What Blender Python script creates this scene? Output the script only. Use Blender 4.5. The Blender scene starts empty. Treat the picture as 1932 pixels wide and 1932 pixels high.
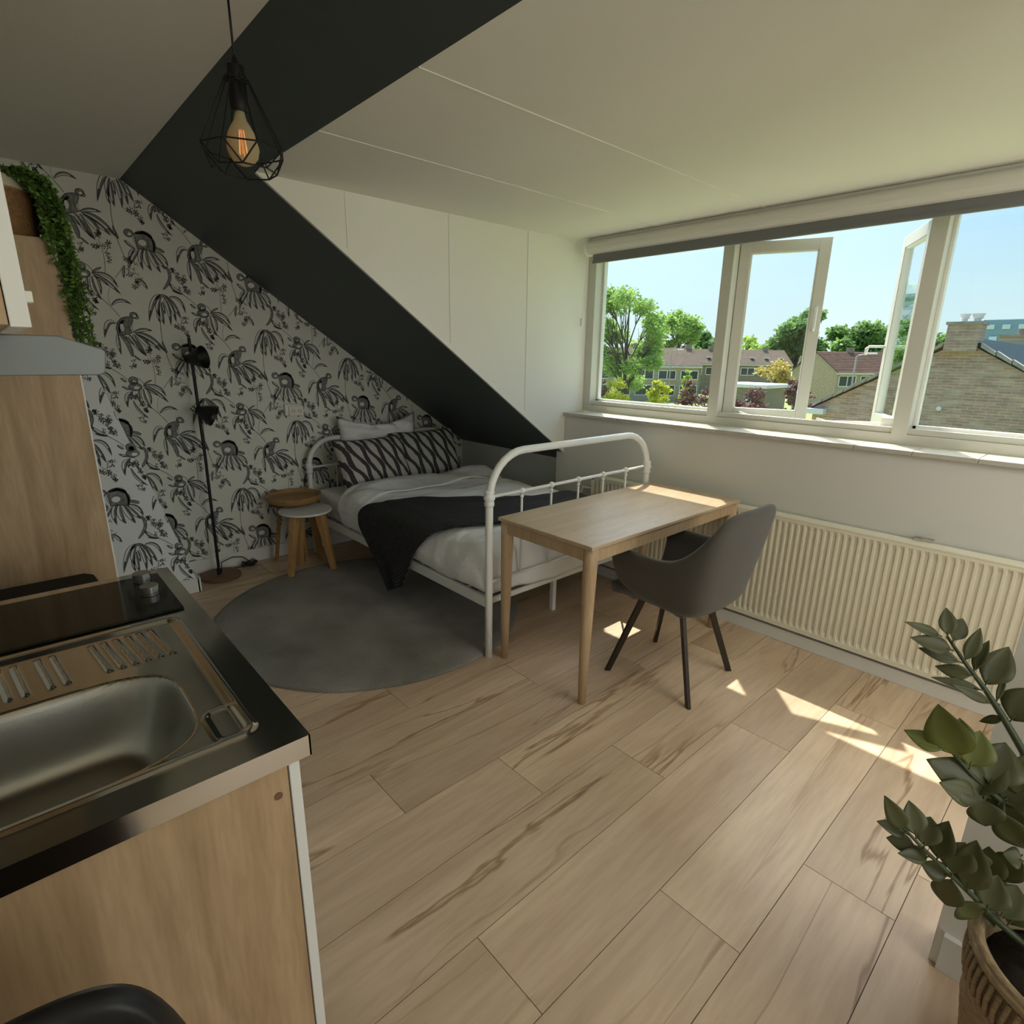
import bpy, bmesh, math, random
from mathutils import Vector, Matrix
random.seed(7)
SC = bpy.context.scene
COL = SC.collection
rnd = random.uniform

# ---------------------------------------------------------------- camera
cam_d = bpy.data.cameras.new('camera'); cam = bpy.data.objects.new('camera', cam_d); COL.objects.link(cam)
cam_d.sensor_width = 36.0; cam_d.sensor_height = 36.0; cam_d.sensor_fit = 'HORIZONTAL'
cam_d.lens = 1063.43 / 1932 * 36.0
cam_d.clip_start = 0.02; cam_d.clip_end = 2000
_r = Vector((0.74041052, -0.67198771, 0.01499276)); _u = Vector((0.16966701, 0.20843294, 0.96320757)); _w = Vector((0.65038863, 0.71062524, -0.26834009))
cam.matrix_world = Matrix(((_r.x, _u.x, -_w.x, 0), (_r.y, _u.y, -_w.y, 0), (_r.z, _u.z, -_w.z, 1.5), (0, 0, 0, 1)))
SC.camera = cam

# ---------------------------------------------------------------- world, sun, exposure
SC.view_settings.view_transform = 'Standard'; SC.view_settings.look = 'None'
SC.view_settings.gamma = 1.0; SC.view_settings.exposure = 0.16
SC.view_settings.use_curve_mapping = False
wd = bpy.data.worlds.new('sky'); SC.world = wd; wd.use_nodes = True
nt = wd.node_tree; nt.nodes.clear()
SUN = Vector((0.484, 0.45, 1.0)).normalized()
# clear summer sky: pale cyan at the horizon, deeper blue overhead, bright aureole round the sun
tcw = nt.nodes.new('ShaderNodeTexCoord'); nrm = nt.nodes.new('ShaderNodeVectorMath'); nrm.operation = 'NORMALIZE'; nt.links.new(tcw.outputs['Generated'], nrm.inputs[0])
sxw = nt.nodes.new('ShaderNodeSeparateXYZ'); nt.links.new(nrm.outputs[0], sxw.inputs[0])
rw = nt.nodes.new('ShaderNodeValToRGB'); el_ = rw.color_ramp.elements
for p_, c_ in ((.0, (.30, .33, .28)), (.012, (.80, .96, .99)), (.10, (.66, .90, 1.0)), (.20, (.44, .74, 1.0)), (.34, (.30, .60, .98)), (1.0, (.16, .38, .85))):
    e_ = el_.new(p_) if p_ not in (0.0, 1.0) else el_[0 if p_ == 0 else -1]; e_.color = c_ + (1,)
nt.links.new(sxw.outputs[2], rw.inputs[0])
dt = nt.nodes.new('ShaderNodeVectorMath'); dt.operation = 'DOT_PRODUCT'; dt.inputs[1].default_value = SUN; nt.links.new(nrm.outputs[0], dt.inputs[0])
mxw = nt.nodes.new('ShaderNodeMath'); mxw.operation = 'MAXIMUM'; mxw.inputs[1].default_value = 0; nt.links.new(dt.outputs['Value'], mxw.inputs[0])
pww = nt.nodes.new('ShaderNodeMath'); pww.operation = 'POWER'; pww.inputs[1].default_value = 9; nt.links.new(mxw.outputs[0], pww.inputs[0])
scw = nt.nodes.new('ShaderNodeVectorMath'); scw.operation = 'SCALE'; scw.inputs[0].default_value = (11, 10.7, 10.3); nt.links.new(pww.outputs[0], scw.inputs[3])
adw = nt.nodes.new('ShaderNodeVectorMath'); adw.operation = 'ADD'; nt.links.new(rw.outputs[0], adw.inputs[0]); nt.links.new(scw.outputs[0], adw.inputs[1])
bg = nt.nodes.new('ShaderNodeBackground'); bg.inputs['Strength'].default_value = 0.92
wo = nt.nodes.new('ShaderNodeOutputWorld')
nt.links.new(adw.outputs[0], bg.inputs[0]); nt.links.new(bg.outputs[0], wo.inputs[0])
sd = bpy.data.lights.new('sun', 'SUN'); sd.energy = 6.5; sd.angle = math.radians(0.53); sd.color = (1.0, 0.93, 0.82)
sun = bpy.data.objects.new('sun', sd); COL.objects.link(sun); sun.rotation_euler = SUN.to_track_quat('Z', 'Y').to_euler(); sun.location = (8, 8, 18)
# added fill light behind the camera, standing for no known window or door
ad = bpy.data.lights.new('rear_fill', 'AREA'); ad.energy = 27; ad.shape = 'RECTANGLE'; ad.size = 1.5; ad.size_y = 1.7; ad.color = (1.0, 0.97, 0.91)
al = bpy.data.objects.new('rear_fill', ad); COL.objects.link(al); al.location = (1.3, -2.3, 1.35); al.rotation_euler = (math.radians(90), 0, 0)

# unseen fill area added overhead to brighten the floor; not a fitted lamp
ld = bpy.data.lights.new('overhead_fill', 'AREA'); ld.energy = 12; ld.shape = 'RECTANGLE'; ld.size = 1.3; ld.size_y = .8; ld.color = (1.0, 0.97, 0.92)
ll = bpy.data.objects.new('overhead_fill', ld); COL.objects.link(ll); ll.location = (2.0, -.32, 2.22)
# ---------------------------------------------------------------- helpers
class MB:
    def __init__(s): s.v = []; s.f = []; s.m = []
    def add(s, vs, fs, m=0):
        o = len(s.v); s.v += [tuple(v) for v in vs]
        for f in fs: s.f.append([i + o for i in f]); s.m.append(m)
        return s
    def box(s, a, b, m=0, mat=None):
        x0, y0, z0 = a; x1, y1, z1 = b
        vs = [(x0,y0,z0),(x1,y0,z0),(x1,y1,z0),(x0,y1,z0),(x0,y0,z1),(x1,y0,z1),(x1,y1,z1),(x0,y1,z1)]
        if mat is not None: vs = [mat @ Vector(v) for v in vs]
        return s.add(vs, [(0,3,2,1),(4,5,6,7),(0,1,5,4),(1,2,6,5),(2,3,7,6),(3,0,4,7)], m)
    def prism(s, pts, axis, a, b, m=0):
        def P(p, t):
            return {'x': (t, p[0], p[1]), 'y': (p[0], t, p[1]), 'z': (p[0], p[1], t)}[axis]
        n = len(pts); vs = [P(p, a) for p in pts] + [P(p, b) for p in pts]
        fs = [tuple(range(n))[::-1], tuple(range(n, 2*n))] + [(i, (i+1) % n, (i+1) % n + n, i + n) for i in range(n)]
        return s.add(vs, fs, m)
    def hull8(s, a4, b4, m=0):
        return s.add(list(a4) + list(b4), [(3,2,1,0),(4,5,6,7),(0,1,5,4),(1,2,6,5),(2,3,7,6),(3,0,4,7)], m)
    def tube(s, path, r, seg=8, m=0, caps=True, closed=False):
        path = [Vector(p) for p in path]; n = len(path)
        if not hasattr(r, '__len__'): r = [r] * n
        rings = []; up = None
        for i, p in enumerate(path):
            if closed: t = (path[(i+1) % n] - path[i-1])
            else: t = (path[min(i+1, n-1)] - path[max(i-1, 0)])
            t.normalize()
            if up is None:
                up = Vector((0,0,1)) if abs(t.z) < .9 else Vector((1,0,0))
            x = t.cross(up)
            if x.length < 1e-5: x = t.cross(Vector((0,1,0)))
            x.normalize(); y = x.cross(t).normalized(); up = y
            rings.append([p + (x*math.cos(2*math.pi*k/seg) + y*math.sin(2*math.pi*k/seg)) * r[i] for k in range(seg)])
        vs = [v for g in rings for v in g]; fs = []
        for i in range(n if closed else n-1):
            j = (i+1) % n
            for k in range(seg):
                k2 = (k+1) % seg; fs.append((i*seg+k, i*seg+k2, j*seg+k2, j*seg+k))
        if caps and not closed: fs += [tuple(range(seg))[::-1], tuple((n-1)*seg+k for k in range(seg))]
        return s.add(vs, fs, m)
    def bar(s, a, b, w, d, m=0, side=(0,0,1)):
        a = Vector(a); b = Vector(b); t = (b-a).normalized(); x = t.cross(Vector(side)).normalized(); y = x.cross(t)
        q = [x*w/2+y*d/2, -x*w/2+y*d/2, -x*w/2-y*d/2, x*w/2-y*d/2]
        return s.hull8([a+k for k in q], [b+k for k in q], m)
    def lathe(s, prof, c=(0,0,0), seg=24, m=0, mat=None):
        vs = []; n = len(prof)
        for r, z in prof:
            for k in range(seg):
                v = Vector((r*math.cos(2*math.pi*k/seg), r*math.sin(2*math.pi*k/seg), z))
                vs.append((mat @ v) if mat is not None else v + Vector(c))
        fs = []
        for i in range(n-1):
            for k in range(seg):
                k2 = (k+1) % seg; fs.append((i*seg+k, i*seg+k2, (i+1)*seg+k2, (i+1)*seg+k))
        fs += [tuple(range(seg))[::-1], tuple((n-1)*seg+k for k in range(seg))]
        return s.add(vs, fs, m)
    def grid(s, fn, nu, nv, m=0):
        vs = [fn(i/nu, j/nv) for j in range(nv+1) for i in range(nu+1)]
        fs = [(j*(nu+1)+i, j*(nu+1)+i+1, (j+1)*(nu+1)+i+1, (j+1)*(nu+1)+i) for j in range(nv) for i in range(nu)]
        return s.add(vs, fs, m)
    def build(s, name, mats, parent=None, smooth=False, bevel=0, seg=2, origin=None, fix=True, sub=0, solid=0):
        if not isinstance(mats, (list, tuple)): mats = [mats]
        if parent is not None: o0 = Vector(wloc(parent))
        elif origin is not None: o0 = Vector(origin)
        else:
            xs = [v[0] for v in s.v]; ys = [v[1] for v in s.v]; zs = [v[2] for v in s.v]
            o0 = Vector(((min(xs)+max(xs))/2, (min(ys)+max(ys))/2, min(zs)))
        me = bpy.data.meshes.new(name)
        me.from_pydata([tuple(Vector(v) - o0) for v in s.v], [], s.f)
        for mt in mats: me.materials.append(mt)
        me.polygons.foreach_set('material_index', s.m)
        if fix:
            bm = bmesh.new(); bm.from_mesh(me); bmesh.ops.recalc_face_normals(bm, faces=bm.faces); bm.to_mesh(me); bm.free()
        if smooth:
            me.polygons.foreach_set('use_smooth', [True]*len(me.polygons))
        me.update()
        o = bpy.data.objects.new(name, me); COL.objects.link(o)
        if parent is not None:
            o.parent = parent; WL[o.name] = tuple(o0)
        else:
            o.location = o0; WL[o.name] = tuple(o0)
        if solid:
            md = o.modifiers.new('thick', 'SOLIDIFY'); md.thickness = solid; md.offset = -1
        if bevel:
            md = o.modifiers.new('bevel', 'BEVEL'); md.width = bevel; md.segments = seg; md.limit_method = 'ANGLE'; md.angle_limit = math.radians(40)
        if sub:
            md = o.modifiers.new('sub', 'SUBSURF'); md.levels = sub; md.render_levels = sub
        if smooth == 'auto':
            try: me.set_sharp_from_angle(angle=math.radians(35))
            except Exception: pass
        return o
WL = {}
def wloc(o): return WL.get(o.name, tuple(o.location))
def tag(o, label=None, cat=None, group=None, kind=None):
    if label: o['label'] = label
    if cat: o['category'] = cat
    if group: o['group'] = group
    if kind: o['kind'] = kind
    return o
def struct(o, label=None): return tag(o, label, 'room' if label else None, None, 'structure')
def thing(name, loc, label, cat, group=None):
    o = bpy.data.objects.new(name, None); COL.objects.link(o); o.location = loc; WL[o.name] = tuple(loc)
    o.empty_display_size = .05
    return tag(o, label, cat, group)

# ---------------------------------------------------------------- materials
def mat(name, col, rough=.6, metal=0, spec=None, bump=0, bscale=40, noise=0, nscale=6, stretch=(1,1,1), col2=None, emit=0, trans=0, coat=0, sheen=0, alpha=None):
    m = bpy.data.materials.new(name); m.use_nodes = True; t = m.node_tree; b = t.nodes['Principled BSDF']
    c = tuple(col) + (1,)
    b.inputs['Base Color'].default_value = c; b.inputs['Roughness'].default_value = rough; b.inputs['Metallic'].default_value = metal
    if spec is not None: b.inputs['Specular IOR Level'].default_value = spec
    if trans: b.inputs['Transmission Weight'].default_value = trans
    if coat: b.inputs['Coat Weight'].default_value = coat; b.inputs['Coat Roughness'].default_value = .08
    if sheen: b.inputs['Sheen Weight'].default_value = sheen
    if emit: b.inputs['Emission Color'].default_value = c; b.inputs['Emission Strength'].default_value = emit
    if noise or col2 or bump:
        tc = t.nodes.new('ShaderNodeTexCoord'); mp = t.nodes.new('ShaderNodeMapping'); mp.inputs['Scale'].default_value = stretch
        t.links.new(tc.outputs['Object'], mp.inputs[0])
    if noise or col2:
        n = t.nodes.new('ShaderNodeTexNoise'); n.inputs['Scale'].default_value = nscale; n.inputs['Detail'].default_value = 6
        t.links.new(mp.outputs[0], n.inputs['Vector'])
        r = t.nodes.new('ShaderNodeValToRGB'); r.color_ramp.elements[0].position = .32; r.color_ramp.elements[1].position = .68
        c2 = col2 if col2 else tuple(x*(1-noise) for x in col)
        r.color_ramp.elements[0].color = tuple(c2) + (1,); r.color_ramp.elements[1].color = c
        t.links.new(n.outputs[0], r.inputs[0]); t.links.new(r.outputs[0], b.inputs['Base Color'])
    if bump:
        n2 = t.nodes.new('ShaderNodeTexNoise'); n2.inputs['Scale'].default_value = bscale; n2.inputs['Detail'].default_value = 4
        t.links.new(mp.outputs[0], n2.inputs['Vector'])
        bp = t.nodes.new('ShaderNodeBump'); bp.inputs['Strength'].default_value = bump; bp.inputs['Distance'].default_value = .01
        t.links.new(n2.outputs[0], bp.inputs['Height']); t.links.new(bp.outputs[0], b.inputs['Normal'])
    return m
def nd(t, k, **kw):
    n = t.nodes.new(k)
    for a, v in kw.items(): setattr(n, a, v)
    return n
def ramp(t, stops):
    r = t.nodes.new('ShaderNodeValToRGB'); e = r.color_ramp.elements
    while len(e) < len(stops): e.new(.5)
    for i, (p, c) in enumerate(stops): e[i].position = p; e[i].color = tuple(c) + (1,)
    return r
def wood(name, c_light, c_dark, axis='z', scale=1.0, rough=.5, contrast=1.0, knots=False, plank=False):
    m = bpy.data.materials.new(name); m.use_nodes = True; t = m.node_tree; b = t.nodes['Principled BSDF']; b.inputs['Roughness'].default_value = rough
    tc = nd(t, 'ShaderNodeTexCoord'); mp = nd(t, 'ShaderNodeMapping')
    k = {'x': (1, 9, 9), 'y': (9, 1, 9), 'z': (9, 9, 1)}[axis]
    mp.inputs['Scale'].default_value = tuple(q*scale for q in k)
    src = tc.outputs['Object']
    if plank:
        at = nd(t, 'ShaderNodeAttribute', attribute_name='plank_id'); sep = nd(t, 'ShaderNodeVectorMath', operation='SCALE')
        sep.inputs[3].default_value = 37.0
        t.links.new(at.outputs['Vector'], sep.inputs[0])
        ad_ = nd(t, 'ShaderNodeVectorMath', operation='ADD'); t.links.new(src, ad_.inputs[0]); t.links.new(sep.outputs[0], ad_.inputs[1]); src = ad_.outputs[0]
    t.links.new(src, mp.inputs[0])
    n0 = nd(t, 'ShaderNodeTexNoise'); n0.inputs['Scale'].default_value = 1.3; n0.inputs['Detail'].default_value = 5; n0.inputs['Distortion'].default_value = 1.2
    t.links.new(mp.outputs[0], n0.inputs['Vector'])
    mid = tuple((a+c)/2 for a, c in zip(c_light, c_dark))
    r0 = ramp(t, [(.28, c_dark), (.45, mid), (.62, c_light)])
    t.links.new(n0.outputs[0], r0.inputs[0])
    n1 = nd(t, 'ShaderNodeTexNoise'); n1.inputs['Scale'].default_value = 12; n1.inputs['Detail'].default_value = 3
    t.links.new(mp.outputs[0], n1.inputs['Vector'])
    mx = nd(t, 'ShaderNodeMix', data_type='RGBA', blend_type='MULTIPLY'); mx.inputs[0].default_value = .35*contrast
    r1 = ramp(t, [(.35, (.72, .68, .62)), (.6, (1, 1, 1))]); t.links.new(n1.outputs[0], r1.inputs[0])
    t.links.new(r0.outputs[0], mx.inputs[6]); t.links.new(r1.outputs[0], mx.inputs[7])
    out = mx.outputs[2]
    if knots:
        # long dark mineral streaks and cracks
        mp2 = nd(t, 'ShaderNodeMapping'); mp2.inputs['Scale'].default_value = tuple((.42 if q == 1 else 4.4) for q in k); t.links.new(src, mp2.inputs[0])
        n2 = nd(t, 'ShaderNodeTexNoise'); n2.inputs['Scale'].default_value = 1.0; n2.inputs['Detail'].default_value = 5; n2.inputs['Roughness'].default_value = .5; n2.inputs['Distortion'].default_value = .5
        t.links.new(mp2.outputs[0], n2.inputs['Vector'])
        r2 = ramp(t, [(.485, (1, 1, 1)), (.4985, (.50, .40, .33)), (.512, (1, 1, 1))]); t.links.new(n2.outputs[0], r2.inputs[0])
        n3 = nd(t, 'ShaderNodeTexNoise'); n3.inputs['Scale'].default_value = 1.1; n3.inputs['Detail'].default_value = 1; t.links.new(mp2.outputs[0], n3.inputs['Vector'])
        r3 = ramp(t, [(.42, (0, 0, 0)), (.58, (1, 1, 1))]); t.links.new(n3.outputs[0], r3.inputs[0])
        mx2 = nd(t, 'ShaderNodeMix', data_type='RGBA', blend_type='MULTIPLY'); t.links.new(r3.outputs[0], mx2.inputs[0])
        t.links.new(out, mx2.inputs[6]); t.links.new(r2.outputs[0], mx2.inputs[7]); out = mx2.outputs[2]
        # soft greyish blotches
        n4 = nd(t, 'ShaderNodeTexNoise'); n4.inputs['Scale'].default_value = .55; n4.inputs['Detail'].default_value = 2; t.links.new(mp2.outputs[0], n4.inputs['Vector'])
        r4 = ramp(t, [(.35, (.80, .76, .74)), (.6, (1.05, 1.03, 1.0))]); t.links.new(n4.outputs[0], r4.inputs[0])
        mx3 = nd(t, 'ShaderNodeMix', data_type='RGBA', blend_type='MULTIPLY'); mx3.inputs[0].default_value = .8
        t.links.new(out, mx3.inputs[6]); t.links.new(r4.outputs[0], mx3.inputs[7]); out = mx3.outputs[2]
    if plank:
        hs = nd(t, 'ShaderNodeHueSaturation'); ma = nd(t, 'ShaderNodeMath', operation='MULTIPLY_ADD'); ma.inputs[1].default_value = .22; ma.inputs[2].default_value = .89
        sx = nd(t, 'ShaderNodeSeparateXYZ'); t.links.new(at.outputs['Vector'], sx.inputs[0]); t.links.new(sx.outputs[0], ma.inputs[0]); t.links.new(ma.outputs[0], hs.inputs['Value'])
        t.links.new(out, hs.inputs['Color']); out = hs.outputs[0]
    t.links.new(out, b.inputs['Base Color'])
    bp = nd(t, 'ShaderNodeBump'); bp.inputs['Strength'].default_value = .08; bp.inputs['Distance'].default_value = .004
    t.links.new(n1.outputs[0], bp.inputs['Height']); t.links.new(bp.outputs[0], b.inputs['Normal'])
    return m
def brick(name, c1, c2, mortar, w=.21, h=.06, axis='x', mort=.012):
    m = bpy.data.materials.new(name); m.use_nodes = True; t = m.node_tree; b = t.nodes['Principled BSDF']; b.inputs['Roughness'].default_value = .9
    tc = nd(t, 'ShaderNodeTexCoord'); sx = nd(t, 'ShaderNodeSeparateXYZ'); cx = nd(t, 'ShaderNodeCombineXYZ')
    t.links.new(tc.outputs['Object'], sx.inputs[0])
    if axis == 'x': t.links.new(sx.outputs[1], cx.inputs[0])
    elif axis == 'y': t.links.new(sx.outputs[0], cx.inputs[0])
    else:
        a_ = nd(t, 'ShaderNodeMath', operation='ADD'); t.links.new(sx.outputs[0], a_.inputs[0]); t.links.new(sx.outputs[1], a_.inputs[1]); t.links.new(a_.outputs[0], cx.inputs[0])
    t.links.new(sx.outputs[2], cx.inputs[1])
    br = nd(t, 'ShaderNodeTexBrick'); br.inputs['Scale'].default_value = 1; br.inputs['Brick Width'].default_value = w; br.inputs['Row Height'].default_value = h; br.inputs['Mortar Size'].default_value = mort
    br.inputs['Color1'].default_value = tuple(c1) + (1,); br.inputs['Color2'].default_value = tuple(c2) + (1,); br.inputs['Mortar'].default_value = tuple(mortar) + (1,)
    t.links.new(cx.outputs[0], br.inputs['Vector'])
    mp = nd(t, 'ShaderNodeMapping'); mp.inputs['Scale'].default_value = (2.2, 8, 1); t.links.new(cx.outputs[0], mp.inputs[0])
    n = nd(t, 'ShaderNodeTexNoise'); n.inputs['Scale'].default_value = 1.2; n.inputs['Detail'].default_value = 4; t.links.new(mp.outputs[0], n.inputs['Vector'])
    r = ramp(t, [(.3, (.72, .70, .70)), (.65, (1.15, 1.12, 1.05))]); t.links.new(n.outputs[0], r.inputs[0])
    mx = nd(t, 'ShaderNodeMix', data_type='RGBA', blend_type='MULTIPLY'); mx.inputs[0].default_value = .9
    t.links.new(br.outputs[0], mx.inputs[6]); t.links.new(r.outputs[0], mx.inputs[7]); t.links.new(mx.outputs[2], b.inputs['Base Color'])
    return m

M = {}
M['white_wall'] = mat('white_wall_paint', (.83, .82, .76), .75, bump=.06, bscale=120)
M['ceil'] = mat('ceiling_paint', (.80, .78, .71), .8, bump=.05, bscale=90)
M['black_paint'] = mat('black_slope_paint', (.062, .078, .076), .5, bump=.05, bscale=150)
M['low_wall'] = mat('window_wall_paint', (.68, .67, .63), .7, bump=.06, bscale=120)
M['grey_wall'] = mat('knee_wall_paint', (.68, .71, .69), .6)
M['wallpaper'] = mat('wallpaper_ground', (.76, .765, .69), .8, noise=.04, nscale=120)
M['wp_ink'] = mat('wallpaper_ink', (.085, .086, .088), .8)
M['wp_wash'] = mat('wallpaper_wash', (.30, .31, .29), .8, noise=.5, nscale=60)
M['white_trim'] = mat('white_gloss_trim', (.80, .80, .76), .4)
M['frame'] = mat('window_frame_paint', (.64, .63, .56), .35)
M['sill'] = mat('sill_tile', (.55, .52, .45), .35, noise=.1, nscale=20)
M['white_metal'] = mat('white_powder_coat', (.86, .87, .84), .32)
M['rad'] = mat('radiator_enamel', (.84, .80, .66), .35)
M['black_plastic'] = mat('black_plastic', (.010, .010, .011), .42, spec=.3)
M['black_metal'] = mat('black_metal', (.014, .014, .015), .45, metal=.3)
M['dark_leg'] = mat('dark_metal_leg', (.045, .038, .03), .35, metal=.6)
M['chrome'] = mat('stainless_steel', (.62, .61, .57), .13, metal=1)
M['chrome_brushed'] = mat('brushed_steel', (.42, .41, .37), .3, metal=1, bump=.02, bscale=300)
M['glassblack'] = mat('black_ceramic_glass', (.006, .006, .004), .07, spec=.22)
M['bin_black'] = mat('bin_black', (.008, .008, .008), .6, spec=.2)
M['oak'] = wood('pale_oak_veneer', (.52, .365, .215), (.37, .245, .13), 'z', 1.1, .5)
M['oak_x'] = wood('table_oak', (.60, .46, .31), (.52, .38, .245), 'x', 1.4, .33)
M['oak_leg'] = wood('oak_leg', (.58, .43, .27), (.48, .33, .19), 'z', 2, .45)
M['stool_wood'] = wood('rubberwood', (.50, .30, .12), (.38, .21, .08), 'z', 3, .5)
M['tray_wood'] = wood('tray_teak', (.44, .25, .09), (.30, .16, .055), 'x', 2.5, .5)
M['lampbase'] = wood('walnut_base', (.20, .105, .055), (.13, .065, .035), 'x', 3, .5)
M['floor'] = wood('laminate_oak', (.76, .59, .42), (.62, .46, .32), 'x', .55, .38, 1.0, knots=True, plank=True)
M['seam'] = mat('plank_joint', (.17, .12, .08), .8)
M['chair'] = mat('grey_brown_fabric', (.085, .078, .066), .85, bump=.4, bscale=260, sheen=.25)
M['rug'] = mat('grey_shaggy_rug', (.38, .35, .315), .95, col2=(.17, .165, .135), nscale=2.3, bump=.9, bscale=170, sheen=.2)
M['linen'] = mat('white_bed_linen', (.92, .92, .93), .85, bump=1.0, bscale=9)
M['grey_linen'] = mat('pillow_reverse', (.23, .22, .22), .9)
M['white_cab'] = mat('white_cabinet_front', (.80, .81, .78), .45)
M['soil'] = mat('dark_soil', (.02, .014, .009), .95, bump=.8, bscale=60)
M['leaf'] = mat('zz_leaf', (.085, .092, .028), .5, noise=.45, nscale=9)
M['leaf_pale'] = mat('zz_leaf_pale', (.15, .18, .035), .5, noise=.3, nscale=9)  # paler green for a few leaves at the tip of one stem
M['stem'] = mat('zz_stem', (.05, .07, .03), .5)
M['fake_leaf'] = mat('trailing_leaf', (.12, .25, .03), .5, noise=.5, nscale=25)
M['cord_black'] = mat('black_cord', (.01, .01, .011), .6)
M['blind_white'] = mat('blind_cassette', (.74, .73, .66), .5)
M['blind_dark'] = mat('blind_fabric_grey', (.20, .20, .205), .85)
M['outlet'] = mat('outlet_plastic', (.82, .80, .70), .35)
M['hood'] = mat('hood_grey_metal', (.20, .22, .22), .45, metal=.3)
M['rattan'] = mat('woven_cane', (.36, .19, .07), .7, noise=.4, nscale=120, bump=.5, bscale=150)
M['pale_wood'] = mat('pale_rim', (.62, .55, .42), .6)
M['brass'] = mat('filament', (1.0, .36, .10), .5, emit=.9)
M['grass'] = mat('grass', (.16, .24, .05), .95, col2=(.28, .30, .10), nscale=.6)
M['road'] = mat('paving', (.30, .28, .25), .9)

def foliage(name, c1, c2):
    m = bpy.data.materials.new(name); m.use_nodes = True; t = m.node_tree; b = t.nodes['Principled BSDF']; b.inputs['Roughness'].default_value = .6
    o = t.nodes['Material Output']; tc = nd(t, 'ShaderNodeTexCoord'); n = nd(t, 'ShaderNodeTexNoise'); n.inputs['Scale'].default_value = 1.6; n.inputs['Detail'].default_value = 5
    t.links.new(tc.outputs['Object'], n.inputs[0]); r = ramp(t, [(.35, c1), (.65, c2)]); t.links.new(n.outputs[0], r.inputs[0])
    tl = nd(t, 'ShaderNodeBsdfTranslucent'); mx = nd(t, 'ShaderNodeMixShader'); mx.inputs[0].default_value = .5
    t.links.new(r.outputs[0], b.inputs['Base Color']); t.links.new(r.outputs[0], tl.inputs[0]); t.links.new(b.outputs[0], mx.inputs[1]); t.links.new(tl.outputs[0], mx.inputs[2]); t.links.new(mx.outputs[0], o.inputs[0])
    return m
def glass(name, tint=(1, 1, 1), mixv=.06, rough=0.0):
    m = bpy.data.materials.new(name); m.use_nodes = True; t = m.node_tree; t.nodes.clear()
    o = nd(t, 'ShaderNodeOutputMaterial'); mx = nd(t, 'ShaderNodeMixShader'); tr = nd(t, 'ShaderNodeBsdfTransparent'); gl = nd(t, 'ShaderNodeBsdfGlossy')
    lw = nd(t, 'ShaderNodeLayerWeight'); lw.inputs[0].default_value = .5
    p5 = nd(t, 'ShaderNodeMath', operation='POWER'); t.links.new(lw.outputs['Facing'], p5.inputs[0]); p5.inputs[1].default_value = 5.0
    fr = nd(t, 'ShaderNodeMath', operation='MULTIPLY_ADD'); t.links.new(p5.outputs[0], fr.inputs[0]); fr.inputs[1].default_value = .5; fr.inputs[2].default_value = .035
    tr.inputs[0].default_value = tuple(tint) + (1,); gl.inputs['Roughness'].default_value = rough
    t.links.new(fr.outputs[0], mx.inputs[0]); t.links.new(tr.outputs[0], mx.inputs[1]); t.links.new(gl.outputs[0], mx.inputs[2]); t.links.new(mx.outputs[0], o.inputs[0])
    return m
M['pane'] = glass('window_pane', (.95, .98, .97))
M['bulbglass'] = glass('amber_bulb_glass', (.92, .80, .50))
_t = M['bulbglass'].node_tree; _o = [n for n in _t.nodes if n.type == 'OUTPUT_MATERIAL'][0]; _s = _o.inputs[0].links[0].from_socket
_d = _t.nodes.new('ShaderNodeBsdfDiffuse'); _d.inputs[0].default_value = (.86, .80, .55, 1); _m = _t.nodes.new('ShaderNodeMixShader'); _m.inputs[0].default_value = .42
_t.links.new(_s, _m.inputs[1]); _t.links.new(_d.outputs[0], _m.inputs[2]); _t.links.new(_m.outputs[0], _o.inputs[0])

# knitted throw
def knit():
    m = bpy.data.materials.new('knitted_charcoal'); m.use_nodes = True; t = m.node_tree; b = t.nodes['Principled BSDF']; b.inputs['Roughness'].default_value = .95
    tc = nd(t, 'ShaderNodeTexCoord')
    w1 = nd(t, 'ShaderNodeTexWave', bands_direction='DIAGONAL'); w1.inputs['Scale'].default_value = 34; w1.inputs['Distortion'].default_value = 1.5
    t.links.new(tc.outputs['Object'], w1.inputs[0])
    n = nd(t, 'ShaderNodeTexNoise'); n.inputs['Scale'].default_value = 55; t.links.new(tc.outputs['Object'], n.inputs[0])
    mu = nd(t, 'ShaderNodeMath', operation='MULTIPLY'); t.links.new(w1.outputs[1], mu.inputs[0]); t.links.new(n.outputs[0], mu.inputs[1])
    r = ramp(t, [(0, (.012, .012, .014)), (.6, (.055, .055, .06))]); t.links.new(mu.outputs[0], r.inputs[0]); t.links.new(r.outputs[0], b.inputs['Base Color'])
    bp = nd(t, 'ShaderNodeBump'); bp.inputs['Strength'].default_value = .8; bp.inputs['Distance'].default_value = .006; t.links.new(mu.outputs[0], bp.inputs['Height']); t.links.new(bp.outputs[0], b.inputs['Normal'])
    return m
M['knit'] = knit()
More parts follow.
